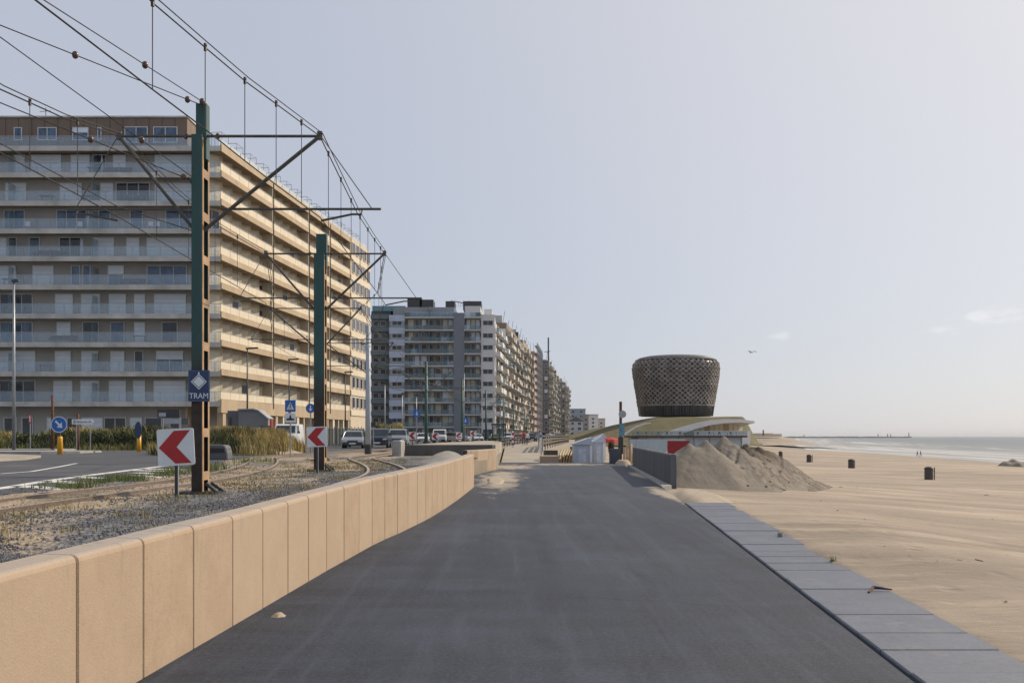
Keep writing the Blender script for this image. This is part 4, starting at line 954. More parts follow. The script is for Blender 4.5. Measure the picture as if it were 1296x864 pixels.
# roof edge of the sea side: railing of light glass, tubular frames
rp = MB(); 
for k in range(22):
    s0 = 1+k*2.55; rp.poly([fa(s0,-.35,0)[:2], fa(s0+2.4,-.35,0)[:2], fa(s0+2.4,-.41,0)[:2], fa(s0,-.41,0)[:2]], zsl[0]+.05, zsl[0]+1.05)
rp.build('roof_parapet', mat('pale_roof_panel', (.42,.46,.48), .6), TA)
for k in range(14):
    s0 = 2.5+k*3.9; f_ = MB(); 
    for dx in (0, 1.7): f_.beam(fa(s0+dx,-2.0,zsl[0]), fa(s0+dx,-2.0,zsl[0]+2.2), .045,.045); 
    for dx in (0, 1.7): f_.beam(fa(s0+dx,-.9,zsl[0]), fa(s0+dx,-.9,zsl[0]+2.2), .045,.045); f_.beam(fa(s0+dx,-.9,zsl[0]+2.2), fa(s0+dx,-2.0,zsl[0]+2.2), .045,.045)
    f_.beam(fa(s0,-2.0,zsl[0]+2.2), fa(s0+1.7,-2.0,zsl[0]+2.2), .045,.045); f_.beam(fa(s0,-.9,zsl[0]+2.2), fa(s0+1.7,-.9,zsl[0]+2.2), .045,.045)
    f_.build('terrace_frame', A['galv'], TA)
rt = MB(); rt.poly([(-50,CY+7.6),(CX-2.1,CY+3),fa(LEN,-2.0,0)[:2],(fa(LEN,-2,0)[0]-20,CY+LEN)], zsl[0]-.3, zsl[0]+1.2); rt.build('roof_storey', A['endwall'], TA)
# ground floor colonnade on the sea side
gf = MB(); gf.poly([fa(0,-3.4,0)[:2], fa(SB,-3.4,0)[:2], fa(SB,-3.6,0)[:2], fa(0,-3.6,0)[:2]], LZ, zsl[9]-.3); gf.build('shop_wall', mat('shop_wall_render', (.30,.22,.14), .8), TA)
for k in range(19):
    s = .6+k*2.5; cl = MB(); w2 = .45 if k % 3 else .8; cl.poly([fa(s,.0,0)[:2], fa(s+w2,.0,0)[:2], fa(s+w2,-.6,0)[:2], fa(s,-.6,0)[:2]], LZ, zsl[9]-.27); cl.build('column', A['parapet'] if k % 2 else A['fascia'], TA)
    if k % 2 == 0:
        p = fa(s+1.4,-3.35,LZ+.3); add_window(TA, p[0], p[1], p[2], 1.9, 2.6, 'd', math.atan2(dA.y, dA.x), nm='shop_window')
bt = MB(); bt.poly([fa(0,.1,0)[:2], fa(SB,.1,0)[:2], fa(SB,-.3,0)[:2], fa(0,-.3,0)[:2]], zsl[9]-1.05, zsl[9]-.3); bt.build('lintel', A['fascia'], TA)
# corner window on the upper floor and balcony furniture
where = lambda px: 'far left' if px < 40 else ('left part' if px < 70 else ('centre left' if px < 106 else ('centre' if px < 140 else ('right part' if px < 195 else 'rightmost'))))
def balcony_item(px, fl, kind):
    x = (px-648)/F*(CY+.8); z = zsl[fl]; b = MB()
    if kind == 'table': b.box(x-.7,x+.7,CY+.5,CY+1.0,z+.68,z+.74); b.beam((x-.5,CY+.75,z),(x-.5,CY+.75,z+.68),.05,.05); b.beam((x+.5,CY+.75,z),(x+.5,CY+.75,z+.68),.05,.05); nm = 'balcony_table'; m = A['dark']
    elif kind == 'chair': b.box(x-.25,x+.25,CY+.5,CY+.95,z+.4,z+.46); b.box(x-.25,x+.25,CY+.95,CY+1.0,z+.46,z+.95); 
    if kind == 'chair':
        for dx in (-.22,.22):
            for dy in (.53,.92): b.beam((x+dx,CY+dy,z),(x+dx,CY+dy,z+.4),.04,.04)
        nm = 'balcony_chair'; m = A['white']
    if kind == 'parasol': b.tube([(x,CY+.8,z),(x,CY+.8,z+.7),(x,CY+.8,z+1.3),(x,CY+.8,z+2.0)], [.03,.16,.13,.03], 8); nm = 'folded_parasol'; m = A['tarp']
    if kind == 'bench': b.box(x-1.3,x+1.3,CY+.4,CY+.9,z+.35,z+.5); b.box(x-1.3,x+1.3,CY+.9,CY+1.0,z+.5,z+.8); nm = 'balcony_bench'; m = A['rust']
    ob = b.build(nm, m); tag(ob, {'table':'dark table','chair':'white chair','parasol':'folded pale parasol','bench':'reddish bench'}[kind]+' on end balcony, '+lab_floor[fl]+', '+where(px), kind, 'furniture on the shaded balconies')
lab_floor = {1:'top storey',2:'second storey',3:'third storey',4:'fourth storey',5:'fifth storey',6:'sixth storey',7:'seventh storey',8:'eighth storey',9:'lowest storey'}
for px, fl, k in ((120,1,'table'),(150,1,'bench'),(129,1,'parasol'),(60,2,'table'),(112,2,'table'),(171,2,'bench'),(34,3,'chair'),(100,3,'chair'),(112,3,'parasol'),(190,3,'chair'),(199,3,'chair'),(104,4,'parasol'),(60,4,'bench'),(19,5,'parasol'),(168,5,'bench'),(12,5,'table'),(12,6,'table'),(177,7,'table'),(80,7,'bench'),(58,8,'table')):
    balcony_item(px, fl, k)

# ================================================================ APARTMENT BLOCK B (frontal grey block)
def px2x(px, Y): return (px-648)/F*Y
YB = 235.0; TB = building('apartment_building', 'blue grey apartment block with stacked balconies and white right corner', (-18,245,LZ))
zB = [HC+(552-y)*YB/F for y in (401,417,432,447,462.5,478,493,508.5,524,539.5)]
mB = dict(wall=mat('bluegrey_render', (.26,.28,.31), .8, .12, .3), white=mat('white_render', (.58,.58,.58), .8, .08, .4), teal=mat('teal_dark_render', (.12,.155,.17), .8, .15, .3), core=mat('slate_core', (.17,.19,.225), .8, .06, .3),
          recess=mat('balcony_back_wall', (.24,.22,.20), .85, .3, .25), edge=mat('pale_slab_edge', (.46,.47,.47), .8, .12, .6), whiteblue=mat('white_blue_panel', (.40,.46,.58), .7, .08, .5), sunlit=mat('cream_render', (.52,.46,.36), .85, .12, .4))
def bx(a, b_, y0, y1, z0, z1, nm, m, par): return MB().box(px2x(a,YB), px2x(b_,YB), YB+y0, YB+y1, z0, z1).build(nm, m, par)
zr0 = zB[0]+.0
bx(468,493,2.5,28,LZ,P(0,392,YB).z,'set_back_wing',mB['teal'],TB)
bx(493,512,0,28,LZ,zr0,'window_bay',mB['wall'],TB)
bx(512,574,1.6,28,LZ,zr0,'balcony_back',mB['recess'],TB)
bx(574,588,-.4,28,LZ,P(0,396,YB).z,'core_wall',mB['core'],TB)
bx(588,609,1.6,28,LZ,zr0,'balcony_back',mB['recess'],TB)
bx(609,626,0,29.5,LZ,zr0,'corner_bay',mB['white'],TB)
bx(497,575,1.0,20,zr0,P(0,388,YB).z,'penthouse',mB['wall'],TB)
bx(588,608,1.0,20,zr0,P(0,386.5,YB).z,'penthouse',mB['white'],TB)
bx(470,512,1.5,20,P(0,392,YB).z-.1,P(0,386,YB).z,'penthouse',mat('teal_glazed_panel', (.10,.22,.28), .3, .15, .3),TB)
bx(513,577,.2,.5,zr0-.3,zr0+1.2,'roof_band',mB['whiteblue'],TB)
for a, b_, t_, bo, nm in ((511,530,377,384,'lift_house'),(527,545,379,388,'lift_house'),(561,573,381,386,'chimney_stack'),(584,608,381,385.5,'chimney_stack')):
    bx(a,b_,8,14,P(0,bo,YB+8).z-1.2,P(0,t_,YB+8).z,nm,A['dark'],TB)
ar = MB()
for k in range(9):
    x = px2x(575+k*2.4,YB+5); ar.beam((x,YB+5,P(0,385,YB).z),(x+random.uniform(-.8,.8),YB+5,P(0,375+random.uniform(0,6),YB).z), .07,.07); ar.beam((x-1,YB+5,P(0,377+k*.5,YB).z),(x+1,YB+5,P(0,378+k*.5,YB).z), .05,.05)
ar.build('aerials', A['dark'], TB)
for i, z in enumerate(zB):
    nm = 'balcony_slab'
    for a, b_, out in ((512,574.3,-.5),(587.5,609,-.6)):
        bx(a,b_,out,1.6,z-.32,z,nm,mB['edge'],TB)
        if i > 0 or True:
            nn_ = max(1, int((b_-a)/7))
            for q in range(nn_): bx(lerp(a+.3,b_-.3,q/nn_)+.1,lerp(a+.3,b_-.3,(q+1)/nn_)-.1,out,out+.05,z+.05,z+1.0,'glass_balustrade',random.choice((A['rail_clear'],A['rail_clear'],A['rail_glass'],mB['teal'])),TB)
    bx(468,493.5,1.2,2.6,z-.3,z+.75,'parapet',mB['teal'],TB)
    if i < 9:
        bx(492.5,512.3,-.12,0,z-1.0,z+.45,'spandrel',mB['whiteblue'],TB)
        bx(608.5,626.2,-.12,0,z-.9,z+.55,'spandrel',mB['white'],TB)
    zw = z-2.75
    if zw < LZ: zw = LZ+.1
    for (xa, xb, k) in ((496,509,'d'),(611,624,'d')): add_window(TB, px2x((xa+xb)/2,YB), YB-.04, zw+.75, (xb-xa)/F*YB, 1.45, k)
    for px in (519,527,536,545,554,563,570): add_window(TB, px2x(px,YB), YB+1.55, zw+.02, random.choice((1.0,1.3)), 2.3, random.choice('ddgbw'))
    for px in (592.5,598.5,604.5): add_window(TB, px2x(px,YB), YB+1.55, zw+.02, .9, 2.3, random.choice('wbd'))
    for px in (474,483): add_window(TB, px2x(px,YB), YB+2.4, zw+.8, 1.4, 1.3, 'd')
    for px in (543.5,): bx(px-.5,px+.5,-.3,1.6,z,z+2.4,'balcony_divider',mB['teal'],TB)
OFF = [0]
def side_plane(Y): return -22.9+.08*Y+OFF[0]
def sidewall(par, Y0, Y1, zt, nf, mw, seed, z0=LZ, out=1.3, body=True, width=22):
    rnd = random.Random(seed); h = (zt-z0-1)/nf; x0 = side_plane(Y0); x1 = side_plane(Y1); L = Y1-Y0
    if body: MB().poly([(x0-width,Y0+.02),(x0,Y0+.02),(x1,Y1-.02),(x1-width,Y1-.02)], z0, zt).build('body', mw, par)
    k = max(2, round(L/6)); 
    for i in range(nf):
        z = z0+3.2+i*h
        if z > zt-1: continue
        for j in range(k):
            ya = Y0+L*(j+.12)/k; yb = Y0+L*(j+.88)/k; o = out*rnd.uniform(.6, 1.2)
            if rnd.random() < .12: continue
            b = MB(); b.poly([(side_plane(ya),ya),(side_plane(ya)+o,ya),(side_plane(yb)+o,yb),(side_plane(yb),yb)], z-.25, z); b.build('balcony_slab', mB['edge'], par)
            b = MB(); b.poly([(side_plane(ya)+o-.06,ya),(side_plane(ya)+o,ya),(side_plane(yb)+o,yb),(side_plane(yb)+o-.06,yb)], z, z+.95); b.poly([(side_plane(ya),ya),(side_plane(ya)+o-.07,ya),(side_plane(ya)+o-.07,ya+.06),(side_plane(ya),ya+.06)], z, z+.95)
            b.build('balustrade', rnd.choice((mB['sunlit'], A['rail_clear'], mB['white']) if Y0 < 240 else (A['woodfence'], A['rail_clear'], mB['sunlit'], mat('brown_balcony', (.22,.17,.12), .8, .2, .3))), par)
            yc = (ya+yb)/2; add_window(par, side_plane(yc)+.05, yc, z+.03, min(3.0, yb-ya-.5), 2.1, rnd.choice('dgwd'), math.atan2(1, .08))
sidewall(TB, 235.4, 265, zr0, 10, mB['white'], 3, body=False)
rp = MB(); rp.box(px2x(610,YB), px2x(626,YB), YB+.5, YB+28, zr0, zr0+.35); rp.box(px2x(612,YB), px2x(622,YB), YB+6, YB+14, zr0, zr0+2.6); rp.build('roof_edge', mB['white'], TB)
specs = [(265.5,327,31.9,11,(.23,.185,.135),'narrow weathered apartment block with many jutting balconies beside the white corner',4,.2),
         (328,371,33.4,11,(.31,.255,.18),'cream apartment block third in the row with sunlit balconies',5,.2),
         (430,531,34.4,12,(.17,.15,.125),'brown apartment block behind the scaffolding with a mast beside it',6,4.4),
         (545,612,31.2,11,(.26,.225,.18),'farthest rounded apartment block at the end of the row',7,8.6)]
for Y0, Y1, zt, nf, c, lab, sd_, off in specs:
    OFF[0] = off
    t = building('apartment_building', lab, (side_plane((Y0+Y1)/2)-10, (Y0+Y1)/2, LZ))
    sidewall(t, Y0, Y1, zt, nf, mat('render_%d' % sd_, c, .85, .12, .25), sd_, out=1.5 if Y0 < 400 else 1.8)
    rnd = random.Random(sd_); h = (zt-LZ-1)/nf
    for q in range(nf-1):
        for dx in ((.9,) if off < 2 else (1.2, 3.6, 6.0)): add_window(t, side_plane(Y0)-dx, Y0-.04, LZ+3.4+q*h, 1.4, 1.5, rnd.choice('dgdb'))
    for j in range(5):
        yy = lerp(Y0+2, Y1-4, j/4); xx = side_plane(yy); hh = rnd.uniform(1.2, 3.0)
        MB().box(xx-6, xx-.8-rnd.uniform(0, 2), yy, yy+(Y1-Y0)*.12, zt, zt+hh).build('roof_house', A['dark'] if rnd.random() < .5 else mB['edge'], t)
        MB().beam((xx-1.2,yy,zt), (xx-.6,yy,zt+hh+1.2), .10, .10).build('aerial', A['dark'], t)
OFF[0] = 1.8
# building in scaffolding
TS = building('scaffolded_building', 'pinkish brown building wrapped in scaffolding, fourth in the row', (side_plane(390)-10, 390, LZ))
MB().poly([(side_plane(373)-22,373),(side_plane(373)-.3,373),(side_plane(412)-.3,412),(side_plane(412)-22,412)], LZ, 33.5).build('body', mat('pinkish_render', (.40,.30,.26), .85, .1, .2), TS)
scm = mat('scaffold_mesh', (.24,.21,.19), .8, .2, .3)
for j in range(13):
    z = LZ+2.6+j*2.7; f_ = MB(); f_.poly([(side_plane(373)-.28,373.2),(side_plane(373)+.7,373.2),(side_plane(412)+.7,412),(side_plane(412)-.28,412)], z-.15, z); f_.build('scaffold_deck', scm, TS)
    MB().beam((side_plane(373)+.7,373.1,z+1), (side_plane(412)+.7,412,z+1), .12, .12).build('scaffold_rail', A['galv'], TS)
for j in range(14):
    Y = 373+39*j/13; MB().beam((side_plane(Y)+.75,Y,LZ), (side_plane(Y)+.75,Y,36.6), .13, .13).build('scaffold_pole', A['galv'], TS)
for j in range(3): MB().beam((side_plane(373)-1.8+j*1.2,373,LZ), (side_plane(373)-1.8+j*1.2,373,36.6), .13, .13).build('scaffold_pole', A['galv'], TS)
x = px2x(694,500); tag(MB().beam((x,500,LZ),(x,500,P(0,427,500).z), .7,.7).beam((x-2,500,44),(x+1,500,44.3),.3,.3).build('mast', A['dark']), 'thin dark mast rising behind the scaffolded building', 'mast')
# little far houses right of the row
def house(px0, px1, Y, yt, lab, c, roof='flat', rc=(.12,.12,.13)):
    x0, x1 = px2x(px0,Y), px2x(px1,Y); zt = P(0,yt,Y).z; t = building('house', lab, ((x0+x1)/2, Y, LZ)); D = 16
    MB().box(x0,x1,Y,Y+D,LZ-.3,zt).build('wall', mat('house_render_%d' % px0, c, .85, .08, .2), t)
    if roof == 'gable':
        h = (x1-x0)*.35; MB().plate([(x0-.3,zt),(x1+.3,zt),((x0+x1)/2,zt+h)], (0,Y-.3,0), (1,0,0), (0,0,1), -(D+.6)).build('roof', mat('house_roof', rc, .8), t)
    else: MB().box(x0-.2,x1+.2,Y-.2,Y+D+.2,zt,zt+.6).build('roof', mat('flat_roof', (.25,.27,.3), .8), t)
    n = max(1, int((x1-x0)/4.5)); k = 0; z = LZ+2
    while z < zt-2:
        for j in range(n): add_window(t, x0+(x1-x0)*(j+.5)/n, Y-.05, z, 2.0, 1.6, 'd')
        z += 3.2
house(719.5, 738, 640, 533, 'white gabled house at the end of the avenue', (.55,.56,.6), 'gable')
house(720, 741, 720, 518, 'blue grey apartment block behind the white gabled house', (.26,.32,.38))
house(738, 745, 690, 525, 'brown grey block to the right of the white gabled house', (.26,.23,.22))
house(744, 757, 830, 525, 'white apartment block at the foot of the distant hill', (.60,.59,.57))
house(756, 766, 860, 530, 'smallest cream house beside the grass hill', (.42,.40,.38))

# ================================================================ CASINO TOWER
TC = building('round_tower', 'round latticed bronze tower flaring outward on top of the grass mound', (55.3,335,7.6), 'tower')
k = 330/F; cx_, cy_ = px2x(859,330), 336.0
prof = [(47,526),(48.6,514),(50.6,501),(52.9,487),(54.7,475),(55.6,465),(54.9,459),(51.6,454.8),(46.8,451.8),(38,449.8),(24,448.5),(8,448)]
prof = [(r*k, HC+(552-y)*k) for r, y in prof]
MB().lathe([(r-.55, z-.1) for r, z in prof], cx_, cy_, 72).build('glazed_drum', mat('tower_facade', (.05,.058,.075), .3, .9, .6, stretch=(1,1,.12)), TC, smooth=True)
def rad(z): return interp(z, [p[1] for p in prof], [p[0] for p in prof])
zt0 = HC+(552-513)*k; zt1 = HC+(552-453.5)*k; NR = 10; NA = 46
lat = MB()
for r_ in range(NR):
    za = lerp(zt0, zt1, r_/NR); zb = lerp(zt0, zt1, (r_+1)/NR)
    for a in range(NA):
        kw = random.uniform(.6, 1.5)
        for sg in (.5,):
            rv = random.uniform(-.08, .08)
            t0 = 2*math.pi*(a+.0)/NA; t1 = 2*math.pi*(a+1.0)/NA
            lat.beam((cx_+rad(za)*math.cos(t0), cy_+rad(za)*math.sin(t0), za), (cx_+rad(zb)*math.cos(t1), cy_+rad(zb)*math.sin(t1), zb), .27*kw, .28)
            lat.beam((cx_+rad(za)*math.cos(t1), cy_+rad(za)*math.sin(t1), za), (cx_+rad(zb)*math.cos(t0), cy_+rad(zb)*math.sin(t0), zb), .27*kw, .28)
for r_ in range(2*NR):
    za = lerp(zt0, zt1, r_/NR/2); zb = lerp(zt0, zt1, (r_+1)/NR/2)
    for a in range(NA):
        if random.random() < .45: continue
        t0 = 2*math.pi*(a+.5)/NA; t1 = t0+random.choice((-.5,.5,0))*2*math.pi/NA; R0 = rad(za)-.12; R1 = rad(zb)-.12
        lat.beam((cx_+R0*math.cos(t0), cy_+R0*math.sin(t0), za), (cx_+R1*math.cos(t1), cy_+R1*math.sin(t1), zb), .16, .2)
lat.build('lattice', A['bronze'], TC, kind='stuff')
for y_, wd in ((513,.25),(487,.14),(475,.14),(465,.14),(454.5,.2)):
    z = HC+(552-y_)*k; rg = MB(); n = 72; R = rad(z)+.12
    for a in range(n): rg.beam((cx_+R*math.cos(2*math.pi*a/n), cy_+R*math.sin(2*math.pi*a/n), z), (cx_+R*math.cos(2*math.pi*(a+1)/n), cy_+R*math.sin(2*math.pi*(a+1)/n), z), .3, wd)
    rg.build('ring', A['bronze'], TC)
cr = MB(); cp = [(r+.1, z+.05) for r, z in prof if z >= zt1-.6]; cr.lathe(cp, cx_, cy_, 72); cr.build('crown', mat('crown_metal', (.10,.105,.115), .55, .12, .6), TC, smooth=True)
mu = MB()
for a in range(90):
    t = 2*math.pi*a/90; z0_, z1_ = HC+(552-526)*k, zt0; mu.beam((cx_+rad(z0_)*math.cos(t), cy_+rad(z0_)*math.sin(t), z0_), (cx_+rad(z1_)*math.cos(t), cy_+rad(z1_)*math.sin(t), z1_), .10, .2)
mu.build('mullions', mat('mullion_brown', (.12,.11,.10), .6), TC, kind='stuff')
# white shell roof and pavilion below the mound
def shell(label, pts_top, thick, Y0, Y1, warm=True):
    t = building('pavilion', label, tuple(P(pts_top[len(pts_top)//2][0], 548, Y0)), 'pavilion')
    s = MB(); n = len(pts_top); Ys = [Y0, Y1]
    up = [P(x,y,Y0) for x, y in pts_top]; lo = [p-Vector((0,0,thick*(1-.75*(i/(n-1))))) for i, p in enumerate(up)]
    vs = []
    for dy in (0, Y1-Y0): vs += [(p.x+dy*.08, p.y+dy, p.z-dy*.02) for p in up+lo]
    m = 2*n; fs = []
    for i in range(n-1):
        fs += [(i, n+i, n+i+1, i+1), (m+i, m+i+1, m+n+i+1, m+n+i), (i, i+1, m+i+1, m+i), (n+i, m+n+i, m+n+i+1, n+i+1)]
    fs += [(0, m, m+n, n), (n-1, 2*n-1, m+2*n-1, m+n-1)]
    s.add(vs, fs); s.build('shell_roof', A['roofw'], t, smooth=False)
    return t
t = shell('sweeping white curved roof pavilion with warm wall right of the tower base', [(838,549),(852,544),(866,539),(882,534.5),(900,531.3),(918,530),(936,530.4),(955,532.5)], 2.3, 262, 285)
x0, x1 = px2x(872,264), px2x(938,264)
for i in range(12):
    pa = lerp(868, 940, i/12); pb_ = lerp(868, 940, (i+1)/12); Ya = lerp(263, 281, i/12); Yb_ = lerp(263, 281, (i+1)/12); zt = P(0, interp(pa, (866,882,900,918,955), (543,539,536.5,535.5,535.5)), Ya).z
    MB().poly([(px2x(pa,Ya)+.06,Ya),(px2x(pb_,Yb_)-.06,Yb_),(px2x(pb_,Yb_)-.4,Yb_+.8),(px2x(pa,Ya)-.4,Ya+.8)], -1, zt).build('wall_panel', A['parapet'] if i % 4 else A['timber'], t)
MB().box(x0+1, x1+2.2, 263, 264-.05, -1, P(0,545,263).z).build('low_wall', A['roofw'], t)
t = shell('small white curved canopy at the left foot of the grass mound', [(790,548),(797,543),(806,538),(816,535.2),(824,534.5)], .8, 255, 262)
# long low terrace building
TT = building('terrace_building', 'long low pavilion with glass railed terrace behind the sand pile', (px2x(860,240), 245, -.8))
mlow = mat('pale_blue_cladding', (.36,.44,.50), .6, .08, .5)
zroof = P(0,551,240).z; x0, x1 = px2x(799,240), px2x(946,240)
MB().box(x0+.8,x1-1,241,254,-1,zroof-.45).build('wall', mlow, TT)
MB().box(x0,x1,240,256,zroof-.45,zroof).build('roof_slab', mat('dark_red_fascia', (.07,.035,.035), .7), TT)
for i in range(22):
    a = lerp(x0, x1, i/22); b_ = lerp(x0, x1, (i+1)/22)
    MB().box(a+.04,b_-.04,240.1,240.14,zroof+.05,zroof+1.1).build('glass_panel', A['rail_clear'], TT)
    MB().box(a-.03,a+.03,240.1,240.16,zroof,zroof+1.15).build('post', A['galv'], TT)
    if i % 3 == 0: MB().box(a-.05,a+.05,240.9,241,-1,zroof-.45).build('pilaster', A['dark'], TT)
MB().box(px2x(799,240),px2x(808,240),239.6,240.9,-1,zroof-.45).build('dark_bay', A['dark'], TT)
mtab = [('table',), ]
for i in range(20):
    x = lerp(x0+1, x1-1.5, (i+random.uniform(.2,.8))/20); b = MB(); y0 = 241.5+random.uniform(0,2)
    if i % 2: b.lathe([(.05,0),(.05,.7),(.5,.72),(.5,.76)], x, y0, 10, zroof); nm = 'terrace_table'
    else:
        b.box(x-.28,x+.28,y0,y0+.5,zroof+.4,zroof+.46); b.box(x-.28,x+.28,y0+.45,y0+.5,zroof+.46,zroof+.95)
        for dx in (-.25,.25):
            for dy in (.03,.45): b.beam((x+dx,y0+dy,zroof),(x+dx,y0+dy,zroof+.4),.05,.05)
        nm = 'terrace_chair'
    tag(b.build(nm, A['dark']), 'dark %s among the furniture behind the terrace glass railing' % ('round table' if i % 2 else 'chair'), 'table' if i % 2 else 'chair', 'dark %s on the glass railed terrace' % ('tables' if i % 2 else 'chairs'))
# red board and pale hoarding behind the sand pile / dark wall
Yr = 56; tag(MB().box(px2x(845,Yr),px2x(873,Yr),Yr,Yr+.08,-.8,P(0,557.5,Yr).z).box(px2x(850,Yr),px2x(851.5,Yr),Yr+.08,Yr+.2,-.9,.9).build('red_hoarding', mat('dull_red_board', (.24,.012,.015), .6)), 'plain dark red hoarding board sticking up behind the sand pile', 'hoarding')
Yh = 120; th = thing('hoarding', 'pale blue grey site hoarding behind the dark low wall', 'hoarding', (px2x(830,Yh),Yh,-.8))
for i in range(9):
    a = px2x(lerp(797,868,i/9),Yh); b_ = px2x(lerp(797,868,(i+1)/9),Yh); MB().box(a+.02,b_-.02,Yh,Yh+.06,-.9,P(0,555.5,Yh).z).build('panel', mlow, th)
hb = MB().grid(30, 14, lambda a, b: (lerp(px2x(798,85),px2x(880,85),a), 76+14*b, -.85+1.35*(1-sm(.3, 1, abs(b*2-1)))*(.75+.5*noise.noise(Vector((a*5,b*2,1))))))
hb.build('sand_ridge', A['drysand'], smooth=True, kind='structure')
# promontory wall with rail at the coast ahead
tag(MB().box(px2x(950,560),px2x(978,560),560,562,1.5,P(0,548,560).z).box(px2x(978,560),px2x(990,560),561,562,1.5,3.0).build('low_building', A['parapet']), 'low cream beach building on the sand bank right of the pavilion', 'building')
x = px2x(966,555); tag(MB().beam((x,555,2),(x,555,5.2),.6,.6).build('rusty_post', A['dark']), 'dark post on the far sand bank in front of the cream beach building', 'post')
# breakwater on the horizon
tj = thing('breakwater', 'long dark breakwater on the sea horizon with thin masts', 'breakwater', (px2x(1080,4200),4200,-4.5))
bw = MB()
for i in range(26):
    a = lerp(px2x(995,4200),px2x(1154,4200),i/26); b_ = lerp(px2x(995,4200),px2x(1154,4200),(i+1)/26); bw.box(a,b_-1,4200,4230,-6,.3+random.uniform(0,1.2))
bw.build('pier', mat('pier_stone', (.2,.2,.2), .9), tj)
for px, h in ((1018,9),(1112,12),(1124,12),(1128,11),(1151,18)): x = px2x(px,4200); MB().box(x-1.4,x+1.4,4205,4207,0,h).build('mast', A['dark'], tj)

# ================================================================ SAND PILE
def pile_h(X, Y):
    X += .25*noise.noise(Vector((X*.5, Y*.5, 21))); Y += .3*noise.noise(Vector((X*.5, Y*.5, 31)))
    def cone(cx, cy, h, sl, ex=1, ey=1): return h-sl*math.hypot((X-cx)/ex, (Y-cy)/ey)
    base = beach_z(X, Y)-.06
    c = [cone(6.85,35.4,1.66,.92,1.0,1.15), cone(8.05,37.2,1.80,.90,1,1.3), cone(9.0,38.6,1.50,.80,1.1,1.2), cone(9.8,39.5,1.42,.80,1.2,1), cone(10.6,40.6,1.0,.78,1.2,1), cone(11.6,41.5,.40,.66,1.3,1), cone(6.1,35.2,1.52,.84,1,1.2), cone(5.4,35.0,1.08,.70,1,1.3), cone(8.6,35.6,.45,.62,1.1,1.3), cone(10.2,37.6,.05,.50,1.3,1.3), cone(12.8,42.2,-.15,.5,1.3,1)]
    k = 6.0; m = max(c); z = m+math.log(sum(math.exp(k*(v-m)) for v in c))/k-.14
    if z > base:
        h = z-base; rt = .55*sm(6.8, 8.6, X)
        z += min(h, .5)*(.08*noise.noise(Vector((X*1.1, Y*.9, 2)))+(.02+.09*rt)*noise.noise(Vector((X*2.6+Y*.5, Y*.6, 5)))+(.015+.09*rt)*noise.noise(Vector((X*6, Y*5, 9))))
        gul = abs(noise.noise(Vector((X*2.3-Y*1.1, (X+Y)*.22, 11)))); z -= min(h, .6)*(.05+.14*rt)*(1-sm(0, .2, gul))
        z += .04*max(0, noise.noise(Vector((X*8, Y*8, 3))))*sm(7.2, 8.8, X)*sm(0,.3,h)
    return max(base, z)
def pile_fn(a, b):
    X = lerp(5.25, 14.2, a); Y = lerp(31.0, 46.5, b); X = max(X, 5.12+(.0664*(Y-32.2))+.21 if Y > 32.2 else 5.14); return (X, Y, pile_h(X, Y))
tag(MB().grid(190, 170, pile_fn).build('sand_pile', A['dune'], smooth=True), 'big bulldozed sand pile with gullied sides and dark crusted back ridge, right of the asphalt', 'sand pile')
rk = MB().grid(30, 20, lambda a, b: (lerp(px2x(1258,150),px2x(1320,150),a), lerp(146,156,b), -3.6+1.5*(1-sm(.15, 1, math.hypot(a*2-1,b*2-1)))*(1+.5*noise.noise(Vector((a*6,b*4,0))))))
tag(rk.build('sand_mound', mat('grey_shingle', (.22,.19,.15), .95, .3, .8), smooth=True), 'low greyish mound on the beach at the right edge by the water', 'mound')
# clods on the pile and small debris
cl = MB()
for i in range(90):
    X = random.uniform(7.4, 13.6); Y = lerp(33, 42.5, random.random()); z = pile_h(X, Y)
    if z < beach_z(X, Y)-.02: continue
    r = random.uniform(.02, .085); cl.add([(X+r*random.uniform(.6,1.2)*dx, Y+r*random.uniform(.6,1.2)*dy, z+r*.6*dz) for dx, dy, dz in ((1,0,0),(-1,0,0),(0,1,0),(0,-1,0),(0,0,1),(0,0,-1))], [(0,2,4),(2,1,4),(1,3,4),(3,0,4),(2,0,5),(1,2,5),(3,1,5),(0,3,5)])
cl.build('sand_clods', mat('damp_clod', (.15,.105,.07), .95, .3, 9), kind='stuff')

# ================================================================ BEACH BINS
def litter_bin(px, pyb, Y, label, first=None, s=1.0):
    x = px2x(px, Y); z = P(0,pyb,Y).z
    if first is not None: return dup(first, (x, Y, z), random.uniform(0, 3), label)
    t = thing('beach_bin', label, 'litter bin', (x, Y, z), 0, 'dark drum bins on the beach')
    MB().lathe([(.30,0),(.33,.02),(.33,.30),(.345,.32),(.33,.34),(.33,.62),(.345,.64),(.33,.66),(.33,.86)], n=16).build('drum', mat('bin_brown', (.075,.06,.055), .7, .3, 6), t, world=False)
    MB().lathe([(.35,.86),(.36,.90),(.30,1.0),(.12,1.06)], n=16).build('lid', A['dark'], t, world=False)
    MB().tube([(.45,0,-.3),(.45,0,1.0)], .04, 6).build('stake', A['woodfence'], t, world=False)
    for q in (.3,.7): MB().tube([(.3,0,q),(.45,0,q)], .02, 5).build('bracket', A['dark'], t, world=False)
    return t
b0 = litter_bin(1175.5, 605.5, 79, 'largest and nearest dark drum bin on the beach, to the right')
index()
litter_bin(1077.5, 591, 106, 'second nearest dark drum bin on the beach', b0)
litter_bin(1024, 582.3, 133, 'third dark drum bin on the beach, left of the nearer two', b0)
litter_bin(988, 576.3, 165, 'farthest smallest dark drum bin on the beach, near the sand pile', b0)
lt = MB()
